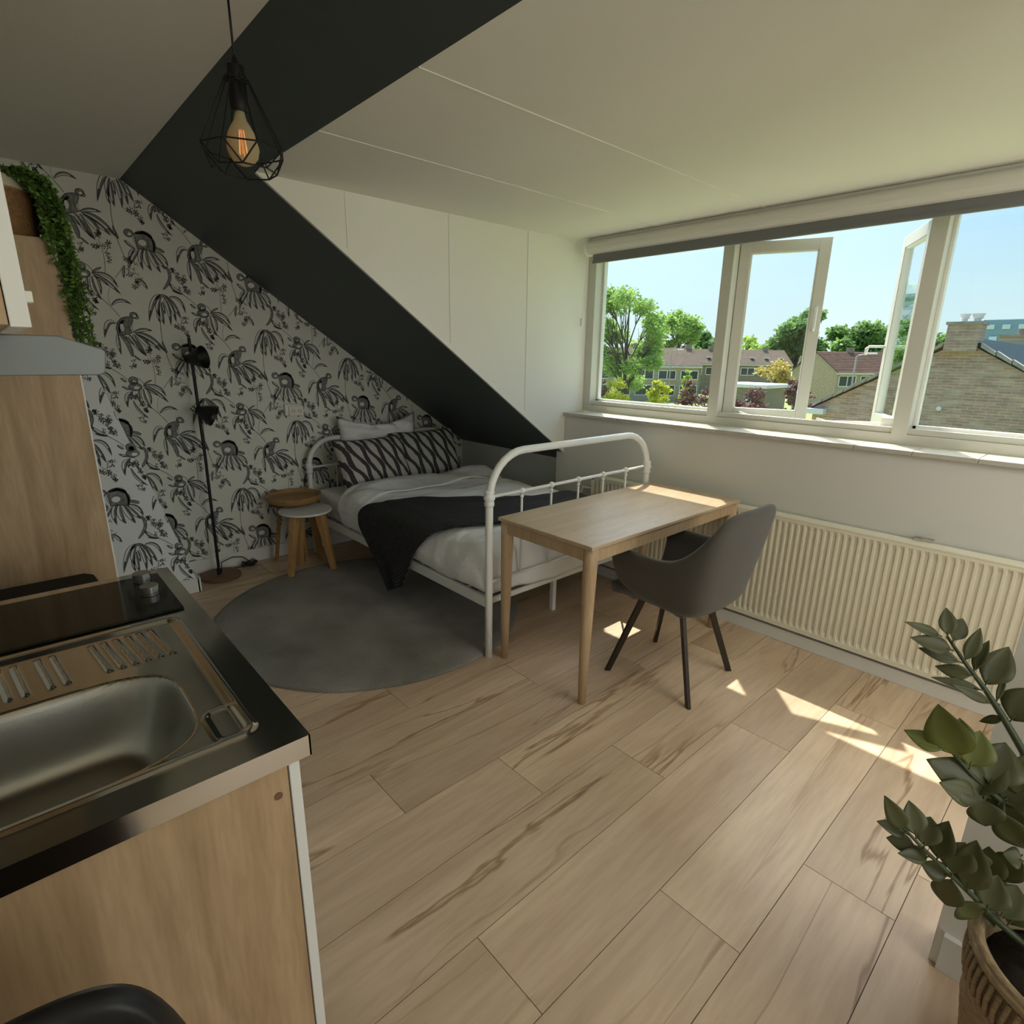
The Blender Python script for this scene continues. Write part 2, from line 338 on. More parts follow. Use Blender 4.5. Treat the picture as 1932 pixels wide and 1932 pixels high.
def ikat(name, dark):
    m = bpy.data.materials.new(name); m.use_nodes = True; t = m.node_tree; b = t.nodes['Principled BSDF']; b.inputs['Roughness'].default_value = .9
    tc = nd(t, 'ShaderNodeTexCoord'); sx = nd(t, 'ShaderNodeSeparateXYZ'); t.links.new(tc.outputs['Object'], sx.inputs[0])
    def mth(op, a, b_=None, c=None):
        q = nd(t, 'ShaderNodeMath', operation=op)
        for i, v in enumerate((a, b_, c)):
            if v is None: continue
            if isinstance(v, (int, float)): q.inputs[i].default_value = v
            else: t.links.new(v, q.inputs[i])
        return q.outputs[0]
    mp = nd(t, 'ShaderNodeMapping'); mp.inputs['Scale'].default_value = (30, 30, 5); t.links.new(tc.outputs['Object'], mp.inputs[0])
    n = nd(t, 'ShaderNodeTexNoise'); n.inputs['Scale'].default_value = 1.6; n.inputs['Detail'].default_value = 4; t.links.new(mp.outputs[0], n.inputs[0])
    nn = mth('SUBTRACT', n.outputs[0], .5)
    z = sx.outputs[2]; x = sx.outputs[0]
    # slanted stripes, width swelling and shrinking up the cushion
    ph = mth('MULTIPLY_ADD', z, .42, x)
    ph = mth('MULTIPLY_ADD', ph, 15.5, mth('MULTIPLY', nn, .34))
    fr = mth('FRACT', ph); tri = mth('ABSOLUTE', mth('SUBTRACT', fr, .5))
    fl = mth('FLOOR', ph); alt = mth('MULTIPLY', fl, 3.14159)
    wob = mth('MULTIPLY', mth('SINE', mth('ADD', mth('MULTIPLY', z, 26.0), alt)), .20)
    v = mth('GREATER_THAN', mth('ADD', tri, wob), .235)
    mx = nd(t, 'ShaderNodeMix', data_type='RGBA'); t.links.new(v, mx.inputs[0]); mx.inputs[6].default_value = (.55, .53, .50, 1); mx.inputs[7].default_value = tuple(dark) + (1,)
    t.links.new(mx.outputs[2], b.inputs['Base Color'])
    return m
M['ikat'] = ikat('ikat_plum', (.06, .05, .055)); M['ikat2'] = ikat('ikat_green', (.045, .055, .05))
# ================================================================ ROOM SHELL
YP, YC, ZD, XS, XM, ZM = 4.181, 2.815, 2.2515, 1.014, .755, 2.433
def slz(x): return ZM - .7001 * (x - XM)
# floor: individual boards with dark joints
W = .2451; y00 = 1.386
fl = MB(); fl.box((-.6, -3.2, -.04), (3.3, 4.35, -.0035), 1)
ids = []
joint = {-3: 1.127, -2: 1.687, -1: .801, 0: 1.216, 1: 1.607, 2: .718, 3: 1.205, 4: 1.615}
PL = 1.392
nb = len(fl.f)
for k in range(-13, 19):
    ya = y00 - k*W; yb = ya - W
    j0 = joint.get(k+1 if False else k, None)
    if j0 is None: j0 = ((k*.4637) % 1)*PL
    # rows are numbered by the seam on their far side; joint[k-1] lies between seam k-1 and k
    xs = []
    x = j0 - PL*4
    while x < 3.4: xs.append(x); x += PL
    for i in range(len(xs)):
        a = max(xs[i], -.6); b = min(xs[i] + PL, 3.3)
        if b <= a: continue
        g = .0011
        fl.box((a+g, yb+g, -.0035), (b-g, ya-g, 0), 0); ids.append(random.random())
o = fl.build('floor', [M['floor'], M['seam']], origin=(0, 0, 0), fix=False)
atr = o.data.attributes.new('plank_id', 'FLOAT_VECTOR', 'POINT')
vals = [0.0]*(len(o.data.vertices)*3)
for i, r_ in enumerate(ids):
    r2 = (r_*7.31) % 1
    for v in range(8): q = (8 + i*8 + v)*3; vals[q] = r_; vals[q+1] = r2; vals[q+2] = (r_*3.7) % 1
atr.data.foreach_set('vector', vals)
struct(o)
struct(MB().box((-.45, -3.2, ZM), (XM, YP+.1, ZM+.12)).build('ceiling', M['ceil']))
cl = MB()
cl.box((XS, -3.2, ZD), (3.433, YC+.06, ZD+.16))
for y in (2.15, 1.515): cl.box((XS, y-.004, ZD-.0025), (3.2, y+.004, ZD))
struct(cl.build('ceiling_dormer', M['ceil']))
sl = MB()
def slp(xa, xb, ya, yb, th=.12):
    sl.prism([(xa, slz(xa)), (xb, slz(xb)), (xb, slz(xb)+th), (xa, slz(xa)+th)], 'y', ya, yb)
slp(XM, XS, -3.2, YC); slp(XM, 3.25, YC, YP+.1)
struct(sl.build('ceiling_slope', M['black_paint']))
ck = MB()
ck.prism([(XS, ZD), (3.26, ZD), (3.26, slz(3.26)), (XS+.001, slz(XS+.001))], 'y', YC-.012, YC+.0)
for x, zb in ((1.436, 1.999), (2.055, 1.562), (2.668, 1.139)): ck.box((x-.003, YC-.0155, zb), (x+.003, YC-.012, ZD))
# narrow white bead along the slope edge
ck.prism([(XS, slz(XS)), (3.10, slz(3.10)), (3.10, slz(3.10)+.012), (XS, slz(XS)+.012)], 'y', YC-.018, YC-.012)
struct(ck.build('wall_cheek', M['white_wall']))
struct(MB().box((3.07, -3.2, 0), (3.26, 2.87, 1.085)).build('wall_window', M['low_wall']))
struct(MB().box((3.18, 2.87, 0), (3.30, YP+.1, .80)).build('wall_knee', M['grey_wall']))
struct(MB().box((-.44, -3.2, 0), (-.32, YP+.1, ZM)).build('wall_left', M['white_wall']))
bk = MB()
bk.box((-.45, -3.25, 0), (.5, -3.15, ZM)); bk.box((2.1, -3.25, 0), (3.3, -3.15, ZM)); bk.box((.5, -3.25, 2.15), (2.1, -3.15, ZM))
struct(bk.build('wall_rear', M['white_wall']))
# outside face of the dormer closes the window wall above the head
struct(MB().box((3.26, -3.2, 2.17), (3.40, 2.87, ZD)).build('trim_1', M['frame']))
# wallpaper
MOT = """L -16 -99 36 -76 87 -86 17;L -8 -103 65 -114 145 -213 29;L 0 -109 62 -148 116 -204 20;L -5 -109 41 -147 64 -211 29;L -17 -109 1 -177 36 -237 25;L -41 -109 -22 -155 24 -228 24;L -59 -122 -41 -147 -20 -172 12;L -97 -109 -102 -155 -95 -229 18;L -97 -50 -140 -32 -163 -134 24;L -30 -231 -16 -252 4 -261 8;T -82 -113 -47 -163 -39 -239 24;P -46 -11 -10 -10 -8 -31 -29 -72 -20 -101 -58 -114 -90 -118 -100 -81 -90 -44 -67 -19;E 0 0 20 18;G -69 -72 10 22;E 15 -11 9 8;S -10 -10 -62 -7 -91 -56 4;S -91 -56 -103 -93 -90 -118 4;S -7 -22 -19 -56 -16 -99 3;S -28 -27 -40 -64 -20 -101 3;S -65 -35 -43 -56 -60 -114 3;S -65 -35 -88 -64 -82 -113 2;T -53 -31 -79 -52 -85 -105 18;S -46 -11 -32 -27 -23 -14 2;B -43 -277 16 28;B 56 -207 21 17;B 32 -271 17 17;B 86 -259 22 26;B 87 -316 12 40;S 49 -228 69 -306 56 -411 3;S -71 -13 -107 45 -159 99 4;L -103 49 -59 94 -2 62 16;S -107 49 -118 104 -95 153 2;L 158 127 109 104 76 -34 25;L 156 114 126 63 136 1 22;L 153 81 146 13 155 -46 19;L 162 89 163 56 168 14 13;L 173 111 193 57 192 -49 21;L 182 115 212 66 224 -28 21;L 187 119 221 79 253 -6 23;L 204 118 265 118 283 29 15;L 142 55 123 13 135 -37 13;T 129 97 158 131 195 115 17;B 274 -18 22 22;B 222 -53 18 18;B 251 -66 18 18;B 280 -97 15 22;S 138 -20 125 -157 166 -314 4;L 130 -148 138 -195 151 -215 11;P 228 -175 279 -156 318 -176 332 -225 323 -270 287 -260 260 -259 238 -259 232 -223;E 203 -177 23 21;G 266 -222 21 17;T 237 -175 292 -156 321 -198 20;T 319 -194 332 -225 319 -265 16;S 226 -197 241 -228 233 -259 3;S 242 -215 285 -184 299 -233 3;S 299 -233 279 -255 256 -259 3;S 221 -197 226 -241 243 -254 3;T 330 -243 353 -248 375 -262 18;L 270 -246 235 -290 250 -371 23;L 279 -255 264 -313 295 -373 28;L 292 -256 310 -314 341 -379 28;L 306 -260 338 -315 372 -358 23;L 324 -261 369 -285 385 -340 18;L 224 -258 196 -280 187 -324 16;L 242 -263 207 -302 189 -350 20;L 224 -258 195 -236 175 -218 14;T 373 -339 401 -405 342 -474 17;B 174 -323 18 13;B 198 -351 31 22;B 198 -391 37 23;B 217 -432 22 22;B 200 -463 23 18;L 157 -358 145 -393 146 -428 11;S 157 -358 127 -396 101 -431 3;L 222 -424 243 -447 258 -480 16;E 379 68 24 24;E 381 62 14 13;E 385 31 35 24;S 401 84 427 67 434 41 4;S 355 31 376 5 414 23 3;L 430 41 455 59 479 71 9;L 366 -4 328 -13 330 -92 23;L 358 18 340 22 315 36 11;L 344 61 332 73 315 86 11;S 350 78 317 111 280 140 4;B 268 244 20 26;B 282 211 26 26;B 302 233 18 27;B 283 174 26 22;B 309 166 20 22;B 242 267 9 18;L 280 144 234 163 212 206 18;L 280 140 254 147 221 158 7;L 426 34 510 43 543 -33 16;L 437 33 497 -3 552 -70 19;L 432 25 471 -1 503 -27 13;L 424 20 416 -50 455 -104 23;L 443 18 460 -25 454 -80 11;L 404 12 392 -28 399 -66 13;L 363 -52 378 -114 433 -164 12;B 410 -70 13 23;B 422 -113 11 15;B 398 -168 19 23;B 381 -32 22 22;L 367 6 353 -14 353 -49 11"""
def ribbon(mb, pts, ws, fz, m):
    n = len(pts); vs = []
    for i, p in enumerate(pts):
        a = pts[max(i-1, 0)]; b = pts[min(i+1, n-1)]; dx, dz = b[0]-a[0], b[1]-a[1]; l = math.hypot(dx, dz) or 1
        nx, nz = -dz/l*ws[i]/2, dx/l*ws[i]/2
        vs += [(p[0]+nx, p[1]+nz), (p[0]-nx, p[1]-nz)]
    for i in range(n-1):
        fz([vs[2*i], vs[2*i+1], vs[2*i+3], vs[2*i+2]], m)
def bez(p, n=8):
    (a, b), (c, d), (e, f) = p
    c2 = 2*c - .5*(a+e); d2 = 2*d - .5*(b+f)
    c2 = c2*.3 + c*.7; d2 = d2*.3 + d*.7
    return [((1-t)**2*a + 2*t*(1-t)*c2 + t*t*e, (1-t)**2*b + 2*t*(1-t)*d2 + t*t*f) for t in [i/n for i in range(n+1)]]
def off(pts, d):
    r = []
    for i, p in enumerate(pts):
        a = pts[max(i-1, 0)]; b = pts[min(i+1, len(pts)-1)]; dx, dz = b[0]-a[0], b[1]-a[1]; l = math.hypot(dx, dz) or 1
        r.append((p[0] - dz/l*d[i], p[1] + dx/l*d[i]))
    return r
def motif(mb, ox, oz, put):
    R = random.Random(5)
    for tk in MOT.split(';'):
        k, *v = tk.split(); v = [float(q)/1000 for q in v]
        if k in 'LTS':
            pts = bez([(v[0]+ox, v[1]+oz), (v[2]+ox, v[3]+oz), (v[4]+ox, v[5]+oz)])
            n = len(pts)-1; w = v[6]
            prof = [math.sin(math.pi*min(1, (i/n)*.94+.06))**.75 for i in range(n+1)]
            if k == 'S': ribbon(mb, pts, [w*.8]*(n+1), put, 1)
            elif k == 'L':
                e1 = off(pts, [w*.5*q for q in prof]); e2 = off(pts, [-w*.5*q for q in prof])
                md = off(pts, [w*.24*q for q in prof])
                ribbon(mb, md, [w*.46*q for q in prof], put, 0)
                ribbon(mb, e1, [.0032*(.5+q) for q in prof], put, 1); ribbon(mb, e2, [.0028*(.4+q) for q in prof], put, 1)
                ribbon(mb, off(pts, [w*.06*q for q in prof]), [.0022*(1.2-i/n) for i in range(n+1)], put, 1)
                tp = pts[-3:]; ribbon(mb, tp, [w*.42, w*.32, .001], put, 1)
            else:
                pf = [min(1, 3*min(i/n+.15, 1-i/n+.12)) for i in range(n+1)]
                ribbon(mb, pts, [w*q for q in pf], put, 0)
                ribbon(mb, off(pts, [w*.42*q for q in pf]), [w*.22]*(n+1), put, 1); ribbon(mb, off(pts, [-w*.45*q for q in pf]), [.003]*(n+1), put, 1)
        elif k == 'E':
            cx, cz, a, b = v[0]+ox, v[1]+oz, v[2], v[3]; N = 14
            c = [(cx+a*math.cos(t*2*math.pi/N), cz+b*math.sin(t*2*math.pi/N)) for t in range(N+1)]
            put([(cx + (p[0]-cx)*.97, cz+(p[1]-cz)*.97) for p in c[:-1]], 0)
            ribbon(mb, c, [.0045]*(N+1), put, 1)
            put([(cx + a*.18 + (p[0]-cx)*.42, cz - b*.2 + (p[1]-cz)*.38) for p in c[:-1]], 2)

        elif k == 'G':
            cx, cz, a, b = v[0]+ox, v[1]+oz, v[2], v[3]; N = 12
            put([(cx+a*math.cos(t*2*math.pi/N), cz+b*math.sin(t*2*math.pi/N)) for t in range(N)], 2)
        elif k == 'P':
            pl_ = [(v[2*i]+ox, v[2*i+1]+oz) for i in range(len(v)//2)]; put(pl_, 0); ribbon(mb, pl_+[pl_[0]], [.0034]*(len(pl_)+1), put, 1)
        elif k == 'B':
            for q in range(9):
                x = v[0]+ox + R.uniform(-1, 1)*v[2]*.8; z = v[1]+oz + R.uniform(-1, 1)*v[3]*.8; s = R.uniform(.0035, .0065); a0 = R.uniform(0, 3)
                mi = 1 if R.random() < .6 else 0
                for g in range(3):
                    t = a0 + g*2.1; put([(x, z), (x+s*1.5*math.cos(t-.5), z+s*1.5*math.sin(t-.5)), (x+s*2.2*math.cos(t), z+s*2.2*math.sin(t)), (x+s*1.5*math.cos(t+.5), z+s*1.5*math.sin(t+.5))], mi)
def paper(mb, keep, to3, x0, x1, z0, z1, ax=.720, az=1.695):
    def put(poly, m):
        cx = sum(p[0] for p in poly)/len(poly); cz = sum(p[1] for p in poly)/len(poly)
        if not keep(cx, cz): return
        mb.add([to3(p[0], p[1], .0004 + .0004*m) for p in poly], [tuple(range(len(poly)))], m+1 if m < 2 else 0)
    for i in range(-6, 7):
        for j in range(-4, 8):
            ox = ax + i*.165 + j*.600; oz = az - i*.634 - j*.184
            if x0-.5 < ox < x1+.5 and z0-.6 < oz < z1+.6: motif(mb, ox, oz, put)
g = MB(); g.box((-.45, YP, 0), (3.3, YP+.1, ZM+.1), 0)
paper(g, lambda x, z: -.3 < x < 3.17 and .095 < z < min(ZM, slz(x)) - .002 and x > .32 + 0*z, lambda x, z, e: (x, YP-e, z), .3, 3.2, .1, 2.43)
struct(g.build('wall_gable', [M['wallpaper'], M['wp_wash'], M['wp_ink']], fix=False))
# wallpapered slanting chimney breast left of the lamp
YF = 3.84
def px(z): return .803 - (z)*.262
pr = MB()
zt = 2.43
pr.prism([(-.32, 0), (px(0), 0), (px(zt), zt), (-.32, zt)], 'y', YF, YP)
M['wallpaper_lit'] = mat('wallpaper_ground_lit', (.88, .90, .90), .8, noise=.04, nscale=120)  # same wallpaper made whiter; brighter light on the breast painted into its colour
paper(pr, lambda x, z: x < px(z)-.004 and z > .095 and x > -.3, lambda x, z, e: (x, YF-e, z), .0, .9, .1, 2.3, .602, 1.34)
struct(pr.build('wall_chimney_breast', [M['wallpaper_lit'], M['wp_wash'], M['wp_ink']], fix=False))
struct(MB().box((-.3, YF-.012, 0), (px(.05)+.004, YF, .092)).box((px(.05)-.008, YF-.012, 0), (px(.05)+.012, YP, .092)).build('baseboard_chimney', M['white_trim'], bevel=.002))
struct(MB().box((px(.05)+.012, YP-.014, 0), (3.18, YP, .095)).build('baseboard_gable', M['white_trim'], bevel=.002))
struct(MB().box((3.0, -2.0, 0), (3.07, 2.86, .07)).box((3.035, -2.0, .07), (3.07, 2.86, .085)).build('baseboard_window', M['white_trim'], bevel=.002))
# partition end on the right
struct(MB().box((1.563, -3.15, 0), (1.663, .073, ZD)).build('wall_partition', M['white_wall']))
struct(MB().box((1.546, -.004, 0), (1.563, .056, .108)).box((1.555, -.6, 0), (1.563, -.004, .10)).build('baseboard_partition', M['white_trim'], bevel=.0015))

# sill of separate tiles
s = MB()
yy = 2.815
while yy > -2.0:
    s.box((3.052, yy-.2385, 1.085), (3.262, yy-.0015, 1.106)); yy -= .24
tag(s.build('trim_sill', M['sill'], bevel=.002), kind='structure')

# ================================================================ WINDOW
FX0, FX1 = 3.262, 3.38
wn = thing('window_1', (3.262, 1.0, 1.106), None, None); wn['kind'] = 'structure'
f = MB()
f.box((FX0, -1.9, 1.106), (FX1, 2.815, 1.155))
f.prism([(FX0+.012, 1.155), (FX1, 1.155), (FX1, 1.172), (FX0+.03, 1.185), (FX0+.012, 1.185)], 'y', -1.9, 2.737)
f.box((FX0, -1.9, 2.14), (FX1, 2.815, 2.2))
f.box((FX0, 2.737, 1.155), (FX1, 2.815, 2.14))
f.build('window_frame', M['frame'], wn, bevel=.003)
mu = MB().box((FX0, 1.73, 1.15), (FX1, 1.797, 2.14)); mu.build('mullion', M['frame'], wn, bevel=.003)
MB().box((FX0, .735, 1.15), (FX1, .803, 2.14)).build('mullion', M['frame'], wn, bevel=.003)
MB().box((FX0, -.9, 1.15), (FX1, -.832, 2.14)).build('mullion', M['frame'], wn, bevel=.003)
bd = MB()
for a, b in ((1.797, 2.737), (-.832, .735)):
    bd.box((3.335, b-.016, 1.165), (3.372, b, 2.14)); bd.box((3.335, a, 1.165), (3.372, a+.016, 2.14)); bd.box((3.335, a, 1.175), (3.372, b, 1.197))
bd.build('glazing_bead', M['white_trim'], wn, bevel=.002)
for a, b in ((1.797, 2.737), (-.832, .735)): MB().box((3.345, a+.005, 1.18), (3.349, b-.005, 2.15)).build('pane', M['pane'], wn)
MB().box((3.40, -1.9, 1.06), (3.47, 2.85, 1.10)).build('drip_rail', M['frame'], wn)

def casement(name, hx, hy, ang, sgn, w, z0, z1):
    root = thing(name, (hx, hy, z0), None, None); root['kind'] = 'structure'
    # local u runs from hinge along the sash, n is its outward thickness direction
    a = math.radians(ang); u = Vector((math.sin(a), sgn*math.cos(a), 0)); n = Vector((math.cos(a), -sgn*math.sin(a), 0))
    Mx = Matrix(((u.x, n.x, 0, hx), (u.y, n.y, 0, hy), (0, 0, 1, 0), (0, 0, 0, 1)))
    t = .042; s = .058; q = MB()
    q.box((0, 0, z0), (s, t, z1), mat=Mx); q.box((w-s, 0, z0), (w, t, z1), mat=Mx); q.box((s, 0, z0), (w-s, t, z0+.062), mat=Mx); q.box((s, 0, z1-s), (w-s, t, z1), mat=Mx)
    q.build('sash', M['frame'], root, bevel=.002)
    b = MB(); r = .008
    b.box((s-.001, .004, z0+.062), (s+r, .03, z1-s), mat=Mx); b.box((w-s-r, .004, z0+.062), (w-s+.001, .03, z1-s), mat=Mx); b.box((s, .004, z1-s-r), (w-s, .03, z1-s), mat=Mx)
    b.build('glazing_bead', M['white_trim'], root)
    MB().box((s, .018, z0+.06), (w-s, .022, z1-s), mat=Mx).build('pane', M['pane'], root)
    return root, Mx
c1, X1 = casement('window_2', 3.32, 1.725, 22, -1, .462, 1.150, 2.138)
h = MB(); zc = 1.72
h.tube([X1 @ Vector((.432, -.004, zc+.06)), X1 @ Vector((.432, -.03, zc+.058)), X1 @ Vector((.432, -.034, zc+.04)), X1 @ Vector((.432, -.034, zc-.045)), X1 @ Vector((.432, -.03, zc-.06)), X1 @ Vector((.432, -.004, zc-.062))], .007, 8)
h.build('handle', M['white_trim'], c1, smooth=True)
h = MB(); h.tube([X1 @ Vector((.10, .0, 1.185)), X1 @ Vector((.10, -.02, 1.188)), (3.30, 1.50, 1.165), (3.285, 1.45, 1.16)], .007, 6); h.tube([(3.285, 1.455, 1.156), (3.285, 1.455, 1.172)], .012, 8); h.build('stay_arm', M['frame'], c1, smooth=True)
c2, X2 = casement('window_3', 3.32, .812, 62, 1, .462, 1.155, 2.13)
h = MB(); zc = 1.575
h.tube([X2 @ Vector((.44, -.0, zc)), X2 @ Vector((.44, -.075, zc)), X2 @ Vector((.445, -.085, zc-.012)), X2 @ Vector((.45, -.087, zc-.045))], [.007, .007, .010, .008], 8)
h.build('handle', M['white_trim'], c2, smooth=True)
h = MB(); h.bar(X2 @ Vector((.05, -.012, 1.19)), (3.44, 1.16, 1.165), .012, .02); h.tube([(3.44, 1.16, 1.165), (3.45, 1.20, 1.172), (3.43, 1.215, 1.178)], .009, 6)
h.box((3.345, .80, 1.152), (3.39, .88, 1.222)); h.build('stay_arm', M['white_trim'], c2, bevel=.003)
# frame bottom in the casement opening
# roller blind
rb = thing('roller_blind', (3.13, .5, 2.15), 'white roller blind cassette with rolled grey fabric across the top of the window', 'blind')
q = MB(); R_ = .046; cx, cz = 3.135, 2.194
prof = [(cx + R_*math.cos(t), cz + R_*math.sin(t)) for t in [math.pi*2*i/20 for i in range(20)]]
q.prism(prof, 'y', -2.0, 2.685); q.box((3.12, -2.0, 2.225), (3.2, 2.69, 2.25)); q.build('cassette', M['blind_white'], rb, smooth=False, bevel=.001)
q = MB(); q.prism([(cx + (R_+.006)*math.cos(t), cz + (R_+.006)*math.sin(t)) for t in [math.pi*2*i/20 for i in range(20)]], 'y', 2.685, 2.705); q.build('end_cap', M['white_trim'], rb)
q = MB(); q.box((3.125, -2.0, 2.105), (3.131, 2.655, 2.17)); q.box((3.119, -2.0, 2.095), (3.137, 2.657, 2.11)); q.build('fabric', M['blind_dark'], rb)
q = MB(); q.tube([(3.14, 2.72, 2.16), (3.15, 2.74, 1.95), (3.15, 2.75, 1.75)], .0018, 5); q.tube([(3.13, 2.70, 2.16), (3.145, 2.735, 1.95), (3.146, 2.745, 1.75)], .0018, 5); q.build('pull_chain', M['white_trim'], rb)
q = MB(); q.box((3.138, 2.738, 1.70), (3.158, 2.758, 1.755)); q.build('chain_weight', M['outlet'], rb, bevel=.004)

# ================================================================ RADIATOR
rd = thing('radiator', (3.02, 1.2, .09), 'long cream ribbed panel radiator under the window', 'radiator')
ra, rbn = .05, 2.45
q = MB(); N = 74; pitch = (rbn-ra-.04)/N; vs = []
xf = 2.985
def ribx(t):
    t = t % 1
    return 0 if t < .5 else -.0
prof = []
y = ra+.02
for i in range(N):
    for d, dx in ((0, 0), (.30, 0), (.42, .013), (.86, .013), (1.0-.001, 0)): prof.append((y+d*pitch, xf+dx))
    y += pitch
rows = [(.115, 0), (.135, 1), (.66, 1), (.68, 0)]
vs = []
for z, k in rows:
    for yy_, xx in prof: vs.append(((xf if k == 0 else xx), yy_, z))
n = len(prof); fs = [(j*n+i, j*n+i+1, (j+1)*n+i+1, (j+1)*n+i) for j in range(3) for i in range(n-1)]
q.add(vs, fs)
q.box((xf+.014, ra, .09), (xf+.03, rbn, .70)); q.box((xf-.001, ra, .09), (xf+.02, rbn, .1155)); q.box((xf-.001, ra, .6795), (xf+.02, rbn, .70)); q.box((xf-.001, ra, .09), (xf+.02, ra+.021, .70)); q.box((xf-.001, rbn-.021, .09), (xf+.02, rbn, .70))
q.build('front_panel', M['rad'], rd, fix=False)
q = MB(); q.box((xf-.003, ra-.003, .695), (3.058, rbn+.003, .705)); q.box((xf, rbn, .10), (3.055, rbn+.004, .695)); q.box((xf, ra-.004, .10), (3.055, ra, .695)); q.build('top_grille', M['rad'], rd, bevel=.002)
q = MB(); q.box((3.03, ra+.02, .10), (3.055, rbn-.02, .68)); q.build('rear_panel', M['rad'], rd)
q = MB(); q.tube([(3.045, .56, .705), (3.045, .545, .72), (3.045, .50, .722)], .006, 6); q.box((3.035, .545, .703), (3.055, .575, .725)); q.build('bleed_valve', M['chrome'], rd)
q = MB(); q.tube([(3.03, 2.47, .60), (3.03, 2.56, .60), (3.03, 2.58, .55), (3.03, 2.58, .0)], .009, 8); q.build('pipe', M['white_trim'], rd, smooth=True)

# outlet
oc = thing('wall_outlet', (1.62, YP, 1.05), 'cream double wall socket in the monkey wallpaper', 'socket')
q = MB().box((1.56, YP-.035, 1.052), (1.665, YP, 1.132)); q.build('backbox', M['outlet'], oc, bevel=.004)
q = MB().box((1.583, YP-.048, 1.048), (1.69, YP-.012, 1.118)); q.build('faceplate', M['outlet'], oc, bevel=.004)
q = MB()
for x in (1.612, 1.660):
    q.lathe([(.019, 0), (.019, .002)], mat=Matrix.Translation((x, YP-.0482, 1.083)) @ Matrix.Rotation(math.radians(90), 4, 'X'), seg=18, m=0)
    for dx in (-.008, .008): q.lathe([(.0028, .002), (.0028, .0035)], mat=Matrix.Translation((x+dx, YP-.0482, 1.083)) @ Matrix.Rotation(math.radians(90), 4, 'X'), seg=8, m=1)
q.build('socket_face', [M['blind_white'], M['black_plastic']], oc)
# ================================================================ BED
BX0, BX1, BY0, BY1 = 1.677, 2.958, 1.994, 4.085
bed = thing('bed', (2.32, 3.04, 0), 'white tubular metal bed frame with curved head and foot ends', 'bed')
def endframe(y, ztop, zmid, zlow, name):
    R_ = .22 if y < 3 else .20; r = .019
    pth = [(BX0, y, .0), (BX0, y, ztop-R_)]
    pth = [(BX0, y, 0.0), (BX0, y, .4), (BX0, y, ztop-R_-.02)]
    for i in range(9):
        a = math.pi - i*math.pi/16; pth.append((BX0+R_ + R_*math.cos(a), y, ztop-R_+R_*math.sin(a)))
    for i in range(9):
        a = math.pi/2 - i*math.pi/16; pth.append((BX1-R_ + R_*math.cos(a), y, ztop-R_+R_*math.sin(a)))
    pth += [(BX1, y, .4), (BX1, y, 0)]
    MB().tube(pth, r, 16).build(name, M['white_metal'], bed, smooth=True)
    q = MB()
    q.tube([(BX0, y, zmid), (BX1, y, zmid)], .0085, 10)
    q.build('cross_rail', M['white_metal'], bed, smooth=True)
    MB().tube([(BX0, y, zlow), (BX1, y, zlow)], .0075, 10).build('cross_rail', M['white_metal'], bed, smooth=True)
    for x in (BX0, BX1):
        MB().lathe([(.019, -.042), (.0245, -.035), (.0245, -.020), (.021, -.014), (.028, -.004), (.028, .012), (.021, .018), (.025, .024), (.025, .034), (.019, .04)], (x, y, zmid-.005), 20).build('collar', M['white_metal'], bed, smooth=True)
    n = 5
    for i in range(n):
        x = BX0 + (BX1-BX0)*(i+1)/(n+1)
        q = MB(); q.tube([(x, y, zlow), (x, y, zmid)], .0062, 8)
        q.lathe([(.004, -.017), (.012, -.012), (.017, -.004), (.018, .002), (.015, .010), (.006, .016)], (x, y, zmid), 14)
        q.lathe([(.006, -.008), (.010, -.003), (.010, .003), (.006, .008)], (x, y, zmid-.027), 12)
        q.build('spindle', M['white_metal'], bed, smooth=True)
endframe(BY0, 1.053, .846, .409, 'foot_hoop')
endframe(BY1, .872, .668, .34, 'head_hoop')
for x in (BX0, BX1):
    MB().box((x-.012, BY0+.01, .272), (x+.012, BY1-.01, .325)).build('side_rail', M['white_metal'], bed, bevel=.003)
MB().box((BX0+.02, BY0+.030, .272), (BX1-.02, BY0+.045, .302)).build('end_rail', M['white_metal'], bed, bevel=.002)
sm = MB()
for i in range(14): sm.box((BX0+.02, BY0+.09+i*.145, .292), (BX1-.02, BY0+.15+i*.145, .304))
sm.build('slats', M['white_metal'], bed)
for x in (2.33,): 
    for y in (2.166, 3.9): MB().box((x-.014, y-.014, 0), (x+.014, y+.014, .292)).build('centre_leg', M['white_metal'], bed, bevel=.002)
q = MB(); q.box((BX0+.03, BY0+.035, .306), (BX1-.03, BY1-.03, .505))
mt_ = q.build('mattress', M['linen'], None, bevel=.04, seg=4); tag(mt_, 'white sheeted mattress lying on the metal bed frame', 'mattress')

from mathutils import noise as NS
def N3(x, y, z=0): return NS.noise(Vector((x, y, z)))
def smooth01(t): t = max(0, min(1, t)); return t*t*(3-2*t)
